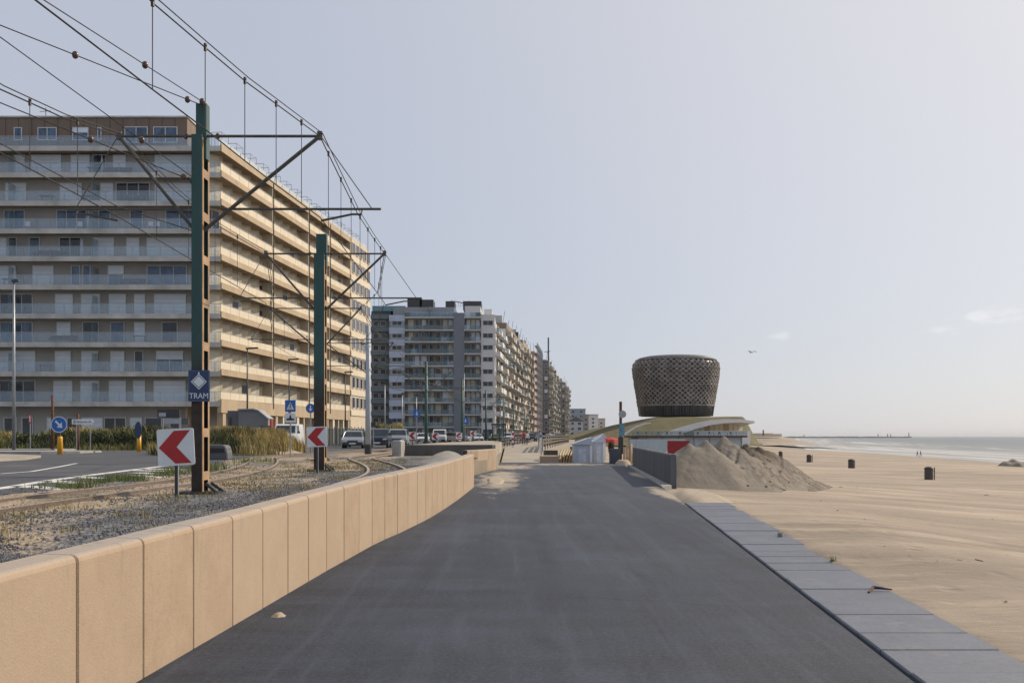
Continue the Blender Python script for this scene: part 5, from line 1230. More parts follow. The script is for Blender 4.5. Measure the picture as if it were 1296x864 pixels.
for _ in range(160):
    Y = 6+70*random.random()**1.6; X = edge(Y)+1.6+random.random()*38*(Y/76)**.6; z = beach_z(X, Y); q = random.uniform(.008, .028)*(1+Y/60); a = random.uniform(0, 3)
    if random.random() < .15: lt.beam((X-q*3*math.cos(a), Y-q*3*math.sin(a), z+.01), (X+q*3*math.cos(a), Y+q*3*math.sin(a), z+.012), q*.5, q*.5)
    else: lt.add([(X+q,Y,z+.004),(X,Y+q*.8,z+.004),(X-q,Y,z+.004),(X,Y-q*.8,z+.004),(X,Y,z+q*.6)], [(0,1,4),(1,2,4),(2,3,4),(3,0,4)])
lt.build('shells_and_twigs', mat('shell_and_twig', (.22,.18,.14), .8, .7, 40), kind='stuff')
# settle bins onto sand
for o in [o for o in bpy.data.objects if o.name.startswith('beach_bin')]: o.location.z = beach_z(o.location.x, o.location.y)-.03

# ================================================================ PEOPLE
def person(px, Y, z0, label, top, legs, h=1.72, rz=0, stride=.12):
    sc = h/1.72; x = px2x(px, Y)
    J = [(0,0,.95),(0,0,1.12),(0,0,1.32),(0,-.01,1.44),(0,-.015,1.50),(0,-.02,1.60),(0,-.015,1.69),
         (.10,0,.90),(.11,-stride,.50),(.11,-stride*.6+.04,.08),(.115,-stride*.6-.12,.04),
         (-.10,0,.90),(-.11,stride,.50),(-.11,stride*1.7,.10),(-.115,stride*1.7-.14,.05),
         (.19,0,1.38),(.25,.05,1.10),(.26,-.04,.86),(.26,-.07,.77),(-.19,0,1.38),(-.25,-.03,1.10),(-.26,-.10,.87),(-.26,-.13,.78),(0,-.11,1.60)]
    E = [(0,1),(1,2),(2,3),(3,4),(4,5),(5,6),(0,7),(7,8),(8,9),(9,10),(0,11),(11,12),(12,13),(13,14),(2,15),(15,16),(16,17),(17,18),(2,19),(19,20),(20,21),(21,22),(5,23)]
    R = [.14,.13,.15,.075,.06,.095,.07,.09,.065,.045,.04,.09,.065,.045,.04,.07,.05,.035,.035,.07,.05,.035,.035,.02]
    me = bpy.data.meshes.new('person_body'); me.from_pydata(J, E, []); me.update(); o = bpy.data.objects.new('tmp', me); COL.objects.link(o)
    md = o.modifiers.new('s', 'SKIN'); sv = me.skin_vertices[0].data
    for i, r in enumerate(R): sv[i].radius = (r, r*.85)
    sv[0].use_root = True; ss = o.modifiers.new('u', 'SUBSURF'); ss.levels = 1; ss.render_levels = 1
    bpy.context.view_layer.update(); m2 = bpy.data.meshes.new_from_object(o.evaluated_get(bpy.context.evaluated_depsgraph_get())); bpy.data.objects.remove(o)
    for m in (A['skin'], top, legs, A['black']): m2.materials.append(m)
    for p in m2.polygons:
        c = p.center; p.use_smooth = True
        if c.z > 1.46: p.material_index = 0
        elif abs(c.x) > .2 and c.z < .87: p.material_index = 0
        elif c.z > .90 or abs(c.x) > .205: p.material_index = 1
        elif c.z > .09: p.material_index = 2
        else: p.material_index = 3
    t = thing('person', label, 'person', (x, Y, z0), rz)
    b = bpy.data.objects.new('body', m2); COL.objects.link(b); b.parent = t; b.scale = (sc,)*3
    hr = MB(); hr.lathe([(.02,1.735),(.07,1.725),(.10,1.68),(.108,1.62),(.095,1.55)][::-1], 0, .025, 12); hb = hr.build('hair', A['hair'], t, smooth=True, world=False); hb.scale = (sc,)*3
    return t
person(683.5, 108, .53, 'person in light blue top standing by the start of the railing', A['cloth_blue'], A['denim'], 1.7, .3)
person(687.5, 109, .53, 'person in dark navy coat beside the one in light blue', A['cloth_navy'], A['cloth_navy'], 1.78, -.2)
for px, top, lab, hh in ((1161, A['cloth_navy'], 'left one of two dark dressed walkers on the wet sand at the waterline', 1.68), (1165.2, A['denim'], 'right one of two dark dressed walkers on the wet sand at the waterline', 1.78)):
    Y = 280; person(px, Y, beach_z(px2x(px, Y), Y)-.02, lab, top, A['cloth_navy'], hh, .8, .16)
person(663, 118, .54, 'person in red top walking on the left side of the far promenade', A['cloth_red'], A['denim'], 1.7, .1)
person(667, 122, .55, 'person in pale top next to the one in red on the far promenade', A['white'], A['cloth_navy'], 1.65, 2.9)

# ================================================================ VEHICLES
def car(kind, paint):
    """faces -Y, origin at ground centre"""
    t = thing('parked_car', '', 'car'); W = {'hatch':1.76,'suv':1.84,'van':1.95}[kind]; 
    if kind == 'hatch': L=4.1; side=[(-2.05,.32),(-2.07,.55),(-1.98,.74),(-1.0,.93),(-.35,1.40),(.2,1.47),(1.2,1.43),(1.85,1.05),(2.03,.95),(2.05,.35)]
    elif kind == 'suv': L=4.4; side=[(-2.2,.36),(-2.22,.70),(-2.12,.92),(-1.15,1.08),(-.55,1.60),(.1,1.68),(1.6,1.64),(2.05,1.15),(2.18,1.05),(2.2,.38)]
    else: L=4.9; side=[(-2.4,.38),(-2.45,.80),(-2.35,1.05),(-1.75,1.22),(-1.0,1.95),(-.5,2.05),(2.2,2.05),(2.4,1.95),(2.45,1.0),(2.45,.40)]
    n = len(side); b = MB(); cols = []
    zs = max(z for _, z in side); belt = .95 if kind == 'hatch' else (1.1 if kind == 'suv' else 1.25)
    sec = []
    for sx in (-1, -.93, .93, 1):
        for (y, z) in side:
            f = 1-.22*max(0, (z-belt)/(zs-belt)) if kind != 'van' else 1-.10*max(0, (z-belt)/(zs-belt)); zz_ = z if abs(sx) < 1 else (z-.03 if z > .5 else z+.02); ex = .97 if abs(y) > L*.46 else 1
            sec.append((sx*W/2*f, y*(ex if abs(sx) == 1 else 1), zz_))
    fs = []
    for k in range(3):
        for i in range(n): j = (i+1) % n; fs.append((k*n+i, k*n+j, (k+1)*n+j, (k+1)*n+i))
    fs += [tuple(range(n)), tuple(reversed(range(3*n, 4*n)))]
    fs = [tuple(reversed(f)) for f in fs]; b.add(sec, fs); b.build('body', paint, t, world=False, bevel=.03)
    # glazing
    g_ = MB(); hoodi = 3; roofi = 4
    (ya, za), (yb, zb) = side[3], side[4]; fa_ = 1; fb_ = .80 if kind != 'van' else .91
    d = Vector((0, yb-ya, zb-za)).normalized(); off = Vector((0, -d.z, d.y))*.015
    def P3(x, y, z): return Vector((x, y, z))+off
    p = [P3(-W/2*.86, lerp(ya,yb,.08), lerp(za,zb,.08)), P3(W/2*.86, lerp(ya,yb,.08), lerp(za,zb,.08)), P3(W/2*fb_*.88, lerp(ya,yb,.93), lerp(za,zb,.93)), P3(-W/2*fb_*.88, lerp(ya,yb,.93), lerp(za,zb,.93))]
    g_.add(p, [(0,1,2,3)]); g_.build('windscreen', A['gld'], t, world=False)
    for sx in (-1, 1):
        sg = MB(); y0, y1 = side[3][0]+.45, side[-3][0]-.15; zt_ = zs-.12; f1 = (1-.22*(zt_-belt)/(zs-belt)) if kind != 'van' else .92
        y1 = y1 if kind != 'van' else -.1
        q = [(sx*(W/2+.008), y0, belt+.02), (sx*(W/2+.008), y1, belt+.02), (sx*(W/2*f1+.012), y1-.25 if kind != 'van' else y1, zt_), (sx*(W/2*f1+.012), max(y0, yb)+.05, zt_)]
        sg.add(q if sx > 0 else q[::-1], [(0,1,2,3)]); sg.build('side_window', A['gld'], t, world=False)
        mr = MB(); mr.box(sx*(W/2+.02), sx*(W/2+.2), side[3][0]+.5, side[3][0]+.62, belt, belt+.16); mr.build('wing_mirror', A['dark'], t, world=False)
        hl = MB(); yf = side[1][0]-.012; zl = side[1][1]+.04; hl.plate([(-.17,-.07),(.17,-.05),(.15,.09),(-.15,.06)], (sx*(W/2-.28), yf+.05, zl+.02), (1,0,0), (0,0,1), .05); hl.build('headlight', mat('headlight_glass', (.6,.65,.7), .15), t, world=False)
    gr = MB(); yf = side[0][0]-.03; gr.box(-.42,.42,yf-.0,yf+.06,side[1][1]-.04,side[1][1]+.08); gr.build('grille', A['black'], t, world=False)
    bp = MB(); bp.box(-W/2+.08,W/2-.08,yf-.04,yf+.2,side[0][1]-.06,side[0][1]+.17); bp.build('bumper', A['dark'], t, world=False, bevel=.03)
    np_ = MB(); np_.box(-.26,.26,yf-.055,yf-.042,side[0][1]+.03,side[0][1]+.14); np_.build('number_plate', A['white'], t, world=False)
    R = .32 if kind != 'van' else .34; yw_ = L/2-.78
    for sx in (-1, 1):
        for yy in (-yw_, yw_):
            wv = MB(); wv.tube([(sx*(W/2-.2),yy,R),(sx*(W/2+.01),yy,R)], R, 16); wh_ = wv.build('wheel', A['black'], t, world=False); wh_['wloc'] = (0,0,0)
            rm = MB(); rm.tube([(sx*(W/2+.008),yy,R),(sx*(W/2+.02),yy,R)], R*.6, 10); rm.build('rim', A['galv'], wh_, world=False)
    return t
pw = mat('white_car_paint', (.62,.64,.66), .3, .03, 2); pd = mat('dark_blue_car_paint', (.03,.04,.06), .25, .05, 2); ps = mat('silver_car_paint', (.32,.34,.37), .3, .05, 2, metal=.4); pk = mat('black_car_paint', (.018,.02,.024), .25, .05, 2)
pn = mat('navy_car_paint', (.025,.04,.085), .25, .05, 2); prd = mat('red_car_paint', (.28,.03,.03), .3, .05, 2)
protos = {('van','w'): car('van', pw), ('hatch','s'): car('hatch', ps), ('hatch','w'): car('hatch', pw), ('suv','d'): car('suv', pd), ('suv','s'): car('suv', ps), ('hatch','k'): car('hatch', pk), ('suv','w'): car('suv', pw), ('hatch','r'): car('hatch', prd)}
index(); used = set()
cars = [(365,86,'van','w','white van parked facing the camera behind the crossing sign',.05),
 (448,84,'hatch','s','silver car facing the camera just left of the grey pole',.1), (453,94,'suv','w','white car partly hidden behind the silver one near the grey pole',.1),
 (480,86,'suv','d','dark blue car just right of the grey pole',.05), (504,92,'suv','s','silver car parked in front of the yellow bush',.05),
 (535,138,'hatch','w','white car half hidden behind the nearest distant chevron sign',.05), (544,146,'hatch','k','black car between the distant chevron signs',.03),
 (556.5,150,'van','w','white van parked before the dark balconies',.03), (569,162,'hatch','s','silver car right of the farther white van',1.3), (578,158,'suv','s','pale car behind the marker post on the plaza',1.3),
 (592,172,'hatch','k','black car below the small blue sign',.1), (604,182,'hatch','w','white car before the white apartment corner',.2), (614,190,'suv','d','dark car right of the white one before the apartment corner',.1),
 (626,200,'hatch','s','small silver car by the white apartment corner',.1), (641,175,'suv','w','white car in the distant row beside the shelter',.1), (655,185,'hatch','r','red car in the distant row',.1), (672,190,'suv','d','dark car in the distant row near the standing couple',.1), (696,200,'hatch','w','white car behind the timber railing',1.2), (706,215,'suv','s','silver car farthest along the avenue',.1)]
for px, Y, kd, c_, lab, rz in cars:
    src = protos[(kd, c_)]; loc = (px2x(px, Y), Y, LZ+.012)
    if (kd, c_) in used: dup(src, loc, rz, lab, 'cars and vans parked along the avenue')
    else: src.location = loc; src.rotation_euler = (0,0,rz); src['label'] = lab; src['group'] = 'cars and vans parked along the avenue'; used.add((kd, c_))
    if kd == 'van': pass
for o in bpy.data.objects:
    if o.name.startswith('parked_car') and 'van' in o.get('label', '').split(): o['category'] = 'van'; o.name = 'parked_van'
# ================================================================ SMALL BUILDINGS & STREET THINGS
def kiosk():
    Y = 80; k = Y/F; t = building('small_house', 'small grey house with sloping roof between the dune grass and the balcony block', (px2x(315,Y), Y, LZ), 'house')
    gm = mat('grey_house_render', (.20,.205,.21), .85, .08, .8); x = lambda p: px2x(p, Y); z = lambda y_: P(0, y_, Y).z
    MB().box(x(288),x(302.5),Y,Y+1.5,LZ,z(519.5)).build('left_wall', mat('dark_grey_render', (.13,.13,.135), .85), t)
    MB().plate([(x(302.5),LZ),(x(340),LZ),(x(340),z(530)),(x(328),z(520)),(x(322),z(518)),(x(302.5),z(518.5))], (0,Y-.2,0), (1,0,0), (0,0,1), -1.5).build('gable_wall', gm, t)
    rf = MB()
    for a, b_ in (((302,518.2),(322,517.6)),((322,517.6),(328.2,519.5)),((328.2,519.5),(341,530))): rf.beam((x(a[0]),Y+.5,z(a[1])),(x(b_[0]),Y+.5,z(b_[1])), 1.8, .1)
    rf.build('roof', mat('pale_grey_roof', (.30,.31,.32), .8), t)
    MB().box(x(290.5),x(293.5),Y-.04,Y,LZ,z(528)).build('door', A['dark'], t)
kiosk()
def screen(px0, px1, Y, yt, lab, m):
    t = thing('screen_fence', lab, 'fence', (px2x((px0+px1)/2,Y), Y, LZ)); x0, x1 = px2x(px0,Y), px2x(px1,Y); n = max(2, int((x1-x0)/.25))
    for i in range(n): a = lerp(x0,x1,i/n); b_ = lerp(x0,x1,(i+1)/n); MB().box(a+.01,b_-.01,Y,Y+.04,LZ,P(0,yt,Y).z).build('board', m, t)
    MB().box(x0,x1,Y+.041,Y+.09,LZ+1,LZ+1.08).build('rail', m, t)
screen(288, 302, 78, 537, 'dark navy board fence in front of the small grey house', pn)
screen(328, 343, 77, 538.5, 'dark navy board fence at the right end of the small grey house', pn)
tag(MB().box(px2x(341.5,79),px2x(343.5,79),79,79.6,LZ,P(0,531,79).z).build('red_sign_panel', A['red'], bevel=.02), 'narrow upright red panel at the right end of the grey house', 'panel')
tag(MB().box(px2x(310,76),px2x(329,76),76,77.8,LZ,P(0,545.5,76).z).build('flat_roof_shed', A['signwhite'], bevel=.1), 'low white roof top peeking over the dune grass before the grey house', 'shed')
# low rounded grey block with dark recess beside the nearest pole
bl = thing('roadside_block', 'low rounded grey cabinet with dark slot just right of the nearest pole', 'cabinet', (px2x(277,42),42,LZ))
k = 42/F; MB().plate([(-20*k,0),(11*k,0),(10.6*k,.3),(8.5*k,.56),(6*k,.64),(-20*k,.66)], (0,0,0), (1,0,0), (0,0,1), -.8).build('housing', mat('grey_block_paint', (.10,.105,.11), .7, .15, 2), bl, world=False, bevel=.04)
MB().plate([(-20*k,.30),(7.4*k,.32),(6*k,.5),(-20*k,.5)], (0,-.012,0), (1,0,0), (0,0,1), .01).build('slot', A['black'], bl, world=False)
# wire mesh fence panels before the far column of block A
ff = thing('garden_fence', 'green grey mesh fence right of the second pole before the ground floor', 'fence', (px2x(430,92),92,LZ))
for i in range(12):
    a = px2x(lerp(410,462,i/12),92); MB().box(a-.03,a+.03,92,92.06,LZ,LZ+1.9).build('post', A['galv'], ff)
    MB().box(a+.05,px2x(lerp(410,462,(i+1)/12),92)-.05,92.02,92.04,LZ+.1,LZ+1.75).build('mesh_panel', clear_glass('mesh_green', (.12,.16,.13), .6), ff)
# tram shelter at the far left of the avenue
ts = thing('tram_shelter', 'small dark tram shelter before the white apartment corner', 'shelter', (px2x(632,130),130,LZ))
x0, x1 = px2x(622,130), px2x(641,130)
MB().box(x0,x1,129,131.5,LZ+2.45,LZ+2.65).build('roof', A['dark'], ts); MB().box(x0+.1,x1-.1,131.3,131.34,LZ+.2,LZ+2.4).build('glass_back', A['rail_clear'], ts)
for x in (x0+.1, (x0+x1)/2, x1-.1): MB().box(x-.05,x+.05,131,131.1,LZ,LZ+2.45).build('post', A['dark'], ts)
# dark railing line at left edge of far promenade
rl = thing('guard_rail', 'low dark guard rail at the left edge of the far promenade', 'guard rail', (-1,90,.5))
for i in range(16):
    Y = 82+i*6; X = interp(Y, (61,100,128,155,220), (-.95,-1.1,.2,2.0,5.6)); MB().box(X-.05,X+.05,Y-.05,Y+.05,.4,1.55).build('post', A['dark'], rl)
for h in (.95,1.25,1.5):
    b = MB()
    for i in range(15):
        Y = 82+i*6; b.beam((interp(Y, (61,100,128,155,220), (-.95,-1.1,.2,2.0,5.6)),Y,h), (interp(Y+6, (61,100,128,155,220), (-.95,-1.1,.2,2.0,5.6)),Y+6,h), .04,.12)
    b.build('rail', A['dark'], rl)
# concrete kerb block & curved loungers & beach huts beyond the asphalt
tag(MB().poly([(1.75,63.2),(3.0,63.0),(3.1,65.5),(1.85,65.5)], -.8, .36).build('kerb_block', A['conc'], bevel=.03), 'tan concrete block at the start of the timber railing', 'concrete block')
st = thing('lounger_stack', 'stack of curved golden wooden slats between the railing and the first white hut', 'lounger stack', (px2x(715,66),66,-.8))
MB().box(px2x(688,68),px2x(706,68),68,68.4,-.8,.65).build('dark_side', A['woodfence'], st)
for i in range(6):
    x = px2x(706+i*3.4,66); b = MB(); b.tube([(x,66,-.8),(x-.02,65.6,-.2),(x+.10,65.8,.35),(x+.28,66.4,.72)], .06, 6); b.build('slat', mat('golden_wood', (.42,.30,.13), .6, .2, 5), st)
MB().box(px2x(722,67),px2x(728,67),66.6,67.6,-.8,.9).build('post_block', A['woodfence'], st)
def hut(px0, px1, Y, yt, lab, D=2.0, first=None):
    x0, x1 = px2x(px0,Y), px2x(px1,Y); z0 = -.82; zt = P(0,yt,Y).z
    t = thing('beach_hut', lab, 'beach hut', ((x0+x1)/2, Y, z0), 0, 'white beach huts beyond the asphalt')
    w_ = (x1-x0)/2; h = zt-z0
    MB().box(-w_,w_*.72,0,D,0,h).build('wall', mat('pale_blue_paint', (.42,.47,.56), .6, .05, 2), t, world=False)
    MB().box(w_*.72+.003,w_,-.05,D,0,h-.02).build('corner_board', A['white'], t, world=False)
    MB().plate([(-w_-.08,h),(w_+.08,h),(w_+.08,h+.1),(w_*.6,h+.42),(-w_-.08,h+.06)], (0,-.1,0), (1,0,0), (0,0,1), -(D+.3)).build('roof', A['tarp'], t, world=False)
    MB().box(-w_*.5,w_*.35,-.03,0,.1,h*.86).build('door', mat('hut_door_white', (.5,.55,.62), .6), t, world=False)
hut(726.5, 749.5, 63.5, 562.5, 'nearest pale blue and white beach hut beside the curved wooden slats')
hut(751.5, 765, 66, 559.5, 'second beach hut with white corner, right of the nearest one')
hut(738, 752, 76, 560, 'pale beach hut roof rising behind the two nearest huts')
hut(746, 760, 88, 558, 'farther beach hut behind the row, left of the red umbrella')
hut(756.5, 766.5, 100, 554, 'small grey blue topped hut farthest back by the grass slope')
tag(MB().lathe([(.04,0),(.04,2.0),(1.0,1.9),(.75,2.15),(.1,2.35)], px2x(772,78), 78, 10, -.8).build('red_umbrella', A['cloth_red']), 'small red umbrella top behind the dark planter', 'umbrella')
pt = thing('planter', 'dark grey square planter at the far end of the asphalt', 'planter', (px2x(778.5,58.5),58.5,0))
k = 58.5/F; MB().box(-6.3*k,6.3*k,0,.6,0,P(0,567.5,58.5).z).build('box', mat('planter_grey', (.055,.07,.095), .7, .1, 2), pt, world=False, bevel=.02)
MB().box(-6.3*k+.04,6.3*k-.04,.04,.56,P(0,567.5,58.5).z-.02,P(0,567.5,58.5).z+.002).build('soil', A['filler'], pt, world=False)
sp_ = thing('sign_post', 'rusty post with round grey sign back and blue plates above the planter', 'sign', (px2x(785.5,59.5),59.5,0)); k = 59.5/F
MB().tube([(0,0,-.3),(0,0,P(0,508,59.5).z)], .085, 8).build('post', A['rust'], sp_, world=False)
MB().plate([(4.8*k*math.cos(a*math.pi/10), 4.8*k*math.sin(a*math.pi/10)) for a in range(20)], (2*k,-.1,P(0,524,59.5).z), (1,0,0), (0,0,1), .03).build('disc', A['galv'], sp_, world=False)
for yy, h in ((540,4),(548,3.6)): MB().plate(rrect(6.5*k,2*h*k,.02), (1.5*k,-.1,P(0,yy,59.5).z), (1,0,0), (0,0,1), .03).build('plate', mat('dull_blue_plate', (.10,.25,.36), .5), sp_, world=False)
MB().box(-.14,.14,-.14,.14,.55,P(0,553,59.5).z).build('dark_box', A['dark'], sp_, world=False)
ws = thing('wooden_posts', 'group of sandy wooden posts between the planter and the dark wall', 'posts', (px2x(791,58),58,-.1))
for px, yt, r in ((789,566,.07),(793,563,.09),(797,561,.09)): x = px2x(px,58.4)-px2x(791,58); MB().tube([(x,0,-.3),(x+.02,.1,P(0,yt,58.4).z+.1)], r, 8).build('post', mat('sandy_wood', (.42,.30,.19), .85, .2, 5), ws, world=False, smooth=True)
drift('sand_drift', 6.4, 57.2, .55, 1.4, .25, 2.2)
# seagull
gl_ = thing('seagull', 'gull gliding in the sky to the right of the round tower', 'bird', tuple(P(951,446,70)), .4)
MB().tube([(0,-.22,0),(0,-.15,.01),(0,0,.02),(0,.14,.01),(0,.24,0)], [.012,.035,.05,.03,.01], 8).build('body', A['white'], gl_, world=False, smooth=True)
for sx in (-1, 1):
    wv = MB(); wv.add([(sx*.03,-.06,.02),(sx*.22,-.09,.10),(sx*.5,.02,.03),(sx*.22,.05,.09),(sx*.03,.07,.02)]+[(sx*.03,-.06,.03),(sx*.22,-.09,.112),(sx*.5,.02,.035),(sx*.22,.05,.102),(sx*.03,.07,.03)], [(0,1,3,4),(1,2,3),(9,8,6,5),(8,7,6),(0,5,6,1),(1,6,7,2),(2,7,8,3),(3,8,9,4)]); wv.build('wing', mat('gull_grey', (.16,.17,.19), .8), gl_, world=False)
# driftwood
dw = MB(); p = G(1103,738,-.12); dw.tube([(3.62,10.1,.02),(3.72,10.25,.05),(3.9,10.22,.03)], [.012,.018,.008], 6); tag(dw.build('driftwood', A['rust']), 'little brown stick on the sand side edge of the slabs', 'driftwood')

# ================================================================ VEGETATION
def blades(name, spots, m, hmin, hmax, wd, per, spread, lean=.35, kind='stuff', seed=1):
    rnd = random.Random(seed); b = MB(); vs = []; fs = []
    for (x, y, z) in spots:
        for _ in range(per):
            px_ = x+rnd.gauss(0, spread); py_ = y+rnd.gauss(0, spread); h = rnd.uniform(hmin, hmax); a = rnd.uniform(0, 6.28); l = rnd.uniform(.1, lean)*h; w2 = wd*rnd.uniform(.6, 1.3)
            dx, dy = math.cos(a), math.sin(a); a2 = rnd.uniform(0, 3.14); wx, wy = math.cos(a2)*w2, math.sin(a2)*w2; o = len(vs)
            vs += [(px_-wx,py_-wy,z-.03),(px_+wx,py_+wy,z-.03),(px_+dx*l*.35+wx*.7,py_+dy*l*.35+wy*.7,z+h*.6),(px_+dx*l*.35-wx*.7,py_+dy*l*.35-wy*.7,z+h*.6),(px_+dx*l,py_+dy*l,z+h)]
            fs += [(o,o+1,o+2,o+3),(o+3,o+2,o+4)]
    b.v = vs; b.f = fs; b.mi = [0]*len(fs); return b.build(name, m, kind=kind)
rnd = random.Random(5); VEG = []
# dune banks
def duneL(X, Y):
    t = (1-sm(.5, 1, abs((Y-80)/8.0))); hh = 1.15+.75*noise.noise(Vector((X*.16, Y*.1, 1)))+.45*noise.noise(Vector((X*.4, Y*.3, 4)))
    return LZ-.1+t*hh*.85*(1-sm(-26.5, -24.5, X))
MB().grid(90, 26, lambda a, b: (lerp(-62,-24,a), lerp(71.5,89,b), duneL(lerp(-62,-24,a), lerp(71.5,89,b)))).build('dune_bank', mat('dune_soil', (.10,.095,.05), .95, .4, .8), smooth=True, kind='structure')
def duneM(X, Y):
    t = 1-sm(.35, 1, math.hypot((X+16.0)/4.2, (Y-58)/7)); return LZ-.08+.75*t*(1+.35*noise.noise(Vector((X*.6, Y*.3, 2))))
MB().grid(40, 40, lambda a, b: (lerp(-20.5,-10.2,a), lerp(50,66,b), duneM(lerp(-20.5,-10.2,a), lerp(50,66,b)))).build('dune_bank', mat('sandy_soil', (.33,.27,.18), .95, .3, 1.5), smooth=True, kind='structure')
sp = []
for _ in range(1900):
    x = rnd.uniform(-52,-25); y = rnd.uniform(75,86)
    if noise.noise(Vector((x*.22, y*.15, 17))) < -.08: continue
    sp.append((x, y, duneL(x, y)))
blades('marram_grass', sp, A['marram'], .3, .75, .03, 16, .35, .7, seed=2)
sp = []
while len(sp) < 520:
    x = rnd.uniform(-52,-25); y = rnd.uniform(71.5,77)
    if noise.noise(Vector((x*.28, y*.35, 9))) < -.05: continue
    sp.append((x, y, duneL(x, y)))
blades('dark_scrub', sp, A['leafdark'], .25, .85, .05, 26, .35, .7, seed=3)
sp = []
while len(sp) < 300:
    x = rnd.uniform(-52,-25); y = rnd.uniform(70.8,76)
    if noise.noise(Vector((x*.28, y*.35, 9))) > .1: continue
    sp.append((x, y, duneL(x, y)))
blades('olive_grass', sp, mat('olive_grass', (.16,.16,.05), .85, .4, 1), .25, .7, .035, 26, .35, .9, seed=13)
sp = []
for _ in range(360): x = rnd.gauss(-15.6,1.9); y = rnd.gauss(58,2.6); x = min(x, -13.0-rnd.random()); sp.append((x, y, duneM(x, y)))
blades('marram_grass', sp, A['marram'], .45, .95, .022, 44, .22, .55, seed=4)
sp = []
for _ in range(80): x = rnd.gauss(-16.2,.9); y = rnd.gauss(54,1.2); sp.append((x, y, duneM(x, y)))
blades('dark_scrub', sp, A['leafdark'], .4, .9, .035, 50, .25, .6, seed=8)
for a_ in ((14,44,'low rounded green shrub before the far left street lamp'),(116,142,'low rounded green shrub right of the white direction sign'),(146,168,'rounded green shrub just left of the oval headed bollard'),(184,214,'rounded green shrub below the double panelled board')):
    VEG.append(a_)
# tufts along the track
sp = []
for _ in range(150):
    t_ = rnd.random(); y = 17+15*t_; x = interp(y, (17,20,26,33), (-8.3,-8.55,-8.9,-9.7))+rnd.gauss(0,.22)
    if min(abs(y-c) for c in (19.0,20.6,21.6,22.1,23.0,24.6,27.5,30.5)) > .22: continue
    sp.append((x, y, LZ+.01))
blades('green_grass', sp, A['green'], .05, .22, .006, 40, .13, .9, seed=5)
sp = [(rnd.uniform(-10.4,-9.3), rnd.uniform(30,40), LZ) for _ in range(14)]+[(rnd.uniform(-9.0,-8.4), rnd.uniform(24,30), LZ) for _ in range(16)]
blades('green_grass', sp, A['green'], .08, .30, .008, 34, .2, .9, seed=6)
sp = [(rnd.uniform(-6.4,-3.7), rnd.uniform(9,42), LZ+.0) for _ in range(150)]+[(rnd.uniform(-9,-4), rnd.uniform(20,44), LZ) for _ in range(80)]
blades('dry_grass', sp, mat('dry_grass', (.20,.17,.06), .85, .35, 3), .03, .12, .005, 42, .16, .9, seed=7)
for px, py, lab in ((1054,706,'small green weed growing at the outer edge of the slabs, nearer one'),(988,674,'tiny green weed growing at the outer edge of the slabs, farther one')):
    Y = 1.6*F/(py-552+6); o = blades('weed', [((px-648)/F*Y, Y, -.02)], mat('weed_green', (.09,.16,.02), .7, .2, 5), .06, .14, .008, 22, .02, .5, kind=None, seed=int(px)); tag(o, lab, 'plant')
# yellow-green bush
def bush(px0, px1, Y, yt, lab, cols, n=5200):
    x0, x1 = px2x(px0,Y), px2x(px1,Y); zt = P(0,yt,Y).z; cx, rx = (x0+x1)/2, (x1-x0)/2; rz_ = (zt-LZ)/1; t = thing('bush', lab, 'bush', (cx, Y, LZ))
    for m, sd2 in zip(cols, (1,2)):
        r = random.Random(sd2+int(px0)); b = MB(); vs = []; fs = []
        cl_ = [(r.uniform(-.75,.75), r.uniform(-.6,.6), r.uniform(.15,.8), r.uniform(.22,.42)) for _ in range(26)]
        for _ in range(n//2):
            c = r.choice(cl_); d = Vector((r.gauss(0,1), r.gauss(0,1), r.gauss(0,1))).normalized()*c[3]*r.uniform(.6,1)
            p = Vector((cx+(c[0]+d.x)*rx*.85, Y+(c[1]+d.y)*rx*.7, LZ+max(.02, (c[2]*.75+d.z*.7))*rz_)); s = r.uniform(.06,.16); u = Vector((r.gauss(0,1), r.gauss(0,1), r.gauss(0,1))).normalized(); v = u.orthogonal().normalized(); o = len(vs)
            vs += [p-u*s, p+v*s*.5, p+u*s, p-v*s*.5]; fs.append((o,o+1,o+2,o+3))
        b.v = vs; b.f = fs; b.mi = [0]*len(fs); b.build('foliage', m, t)
    bb = MB()
    for k in range(7): a = k*.9; bb.tube([(cx,Y,LZ),(cx+math.cos(a)*rx*.35,Y+math.sin(a)*rx*.3,LZ+rz_*.5)], [.05,.02], 5)
    bb.build('branches', A['rust'], t)
bush(466, 516, 112, 525, 'broad yellow green bush behind the parked cars', (mat('yellow_blossom', (.34,.26,.045), .8, .3, 2), mat('olive_leaf', (.10,.11,.03), .8, .3, 2)), 9000)
for a_, b_, l_ in VEG: bush(a_, b_, 72.5, 538+(a_ % 5), l_, (A['leafdark'], mat('shrub_green', (.085,.10,.035), .8, .4, 3)), 4200)
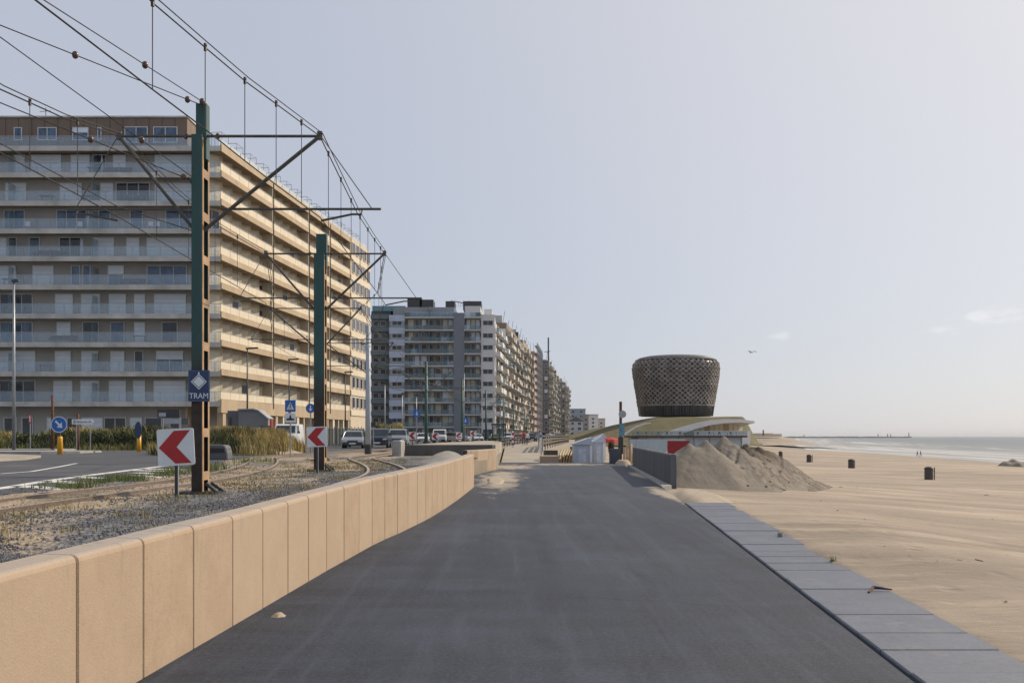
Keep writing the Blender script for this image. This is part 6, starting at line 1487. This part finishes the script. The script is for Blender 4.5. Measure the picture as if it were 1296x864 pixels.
bush(618, 634, 128, 549, 'small green bush beside the tram shelter', (A['leafdark'], A['green']), 1800)
bush(771, 776, 59, 555, 'reddish green shrub growing in the dark planter', (mat('autumn_leaf', (.24,.09,.04), .8, .3, 4), mat('olive_leaf', (.1,.11,.03), .8, .3, 2)), 900)
# scattered ballast stones near the camera
rnd = random.Random(11); vs = []; fs = []
OCT = ((1,0,0),(-1,0,0),(0,1,0),(0,-1,0),(0,0,1),(0,0,-1)); OF = [(0,2,4),(2,1,4),(1,3,4),(3,0,4),(2,0,5),(1,2,5),(3,1,5),(0,3,5)]
for _ in range(46000):
    Y = 7+27*rnd.random()**1.5; xr = wallx(Y)-.28; X = xr-abs(rnd.gauss(0, 1.5)) if rnd.random() < .65 else rnd.uniform(-9.3, xr)
    if X < -9.3: continue
    if noise.noise(Vector((X*.7, Y*.35, 6))) > .12-.10*sm(-4,-7,X) and rnd.random() < .85: continue
    if X < -5 and rnd.random() < .35: continue
    s = rnd.uniform(.009, .026); z = LZ+.018+.035*noise.noise(Vector((X*.9, Y*.9, 0)))+.06*sm(xr-1, xr-.1, X); o = len(vs)
    q = [rnd.uniform(.6,1.2)*s for _ in range(6)]; a = rnd.uniform(0, 3); ca, sa = math.cos(a), math.sin(a)
    vs += [(X+(dx*ca-dy*sa)*q[i], Y+(dx*sa+dy*ca)*q[i], z+dz*q[i]*.8) for i, (dx, dy, dz) in enumerate(OCT)]
    fs += [tuple(k+o for k in f) for f in OF]
b = MB(); b.v = vs; b.f = fs; b.mi = [0]*len(fs); b.build('ballast_stones', A['stone'], kind='stuff')
# ================================================================ HAZE
n = bpy.data.materials.new('haze_air'); n.use_nodes = True; nt = n.node_tree; nt.nodes.clear()
o_ = nt.nodes.new('ShaderNodeOutputMaterial'); v_ = nt.nodes.new('ShaderNodeVolumePrincipled'); v_.inputs['Color'].default_value = (.97,.98,1,1); v_.inputs['Density'].default_value = .00005
nt.links.new(v_.outputs[0], o_.inputs['Volume'])
MB().box(-31000,31500,-80,31000,-9.2,60).build('haze', n, kind='stuff')
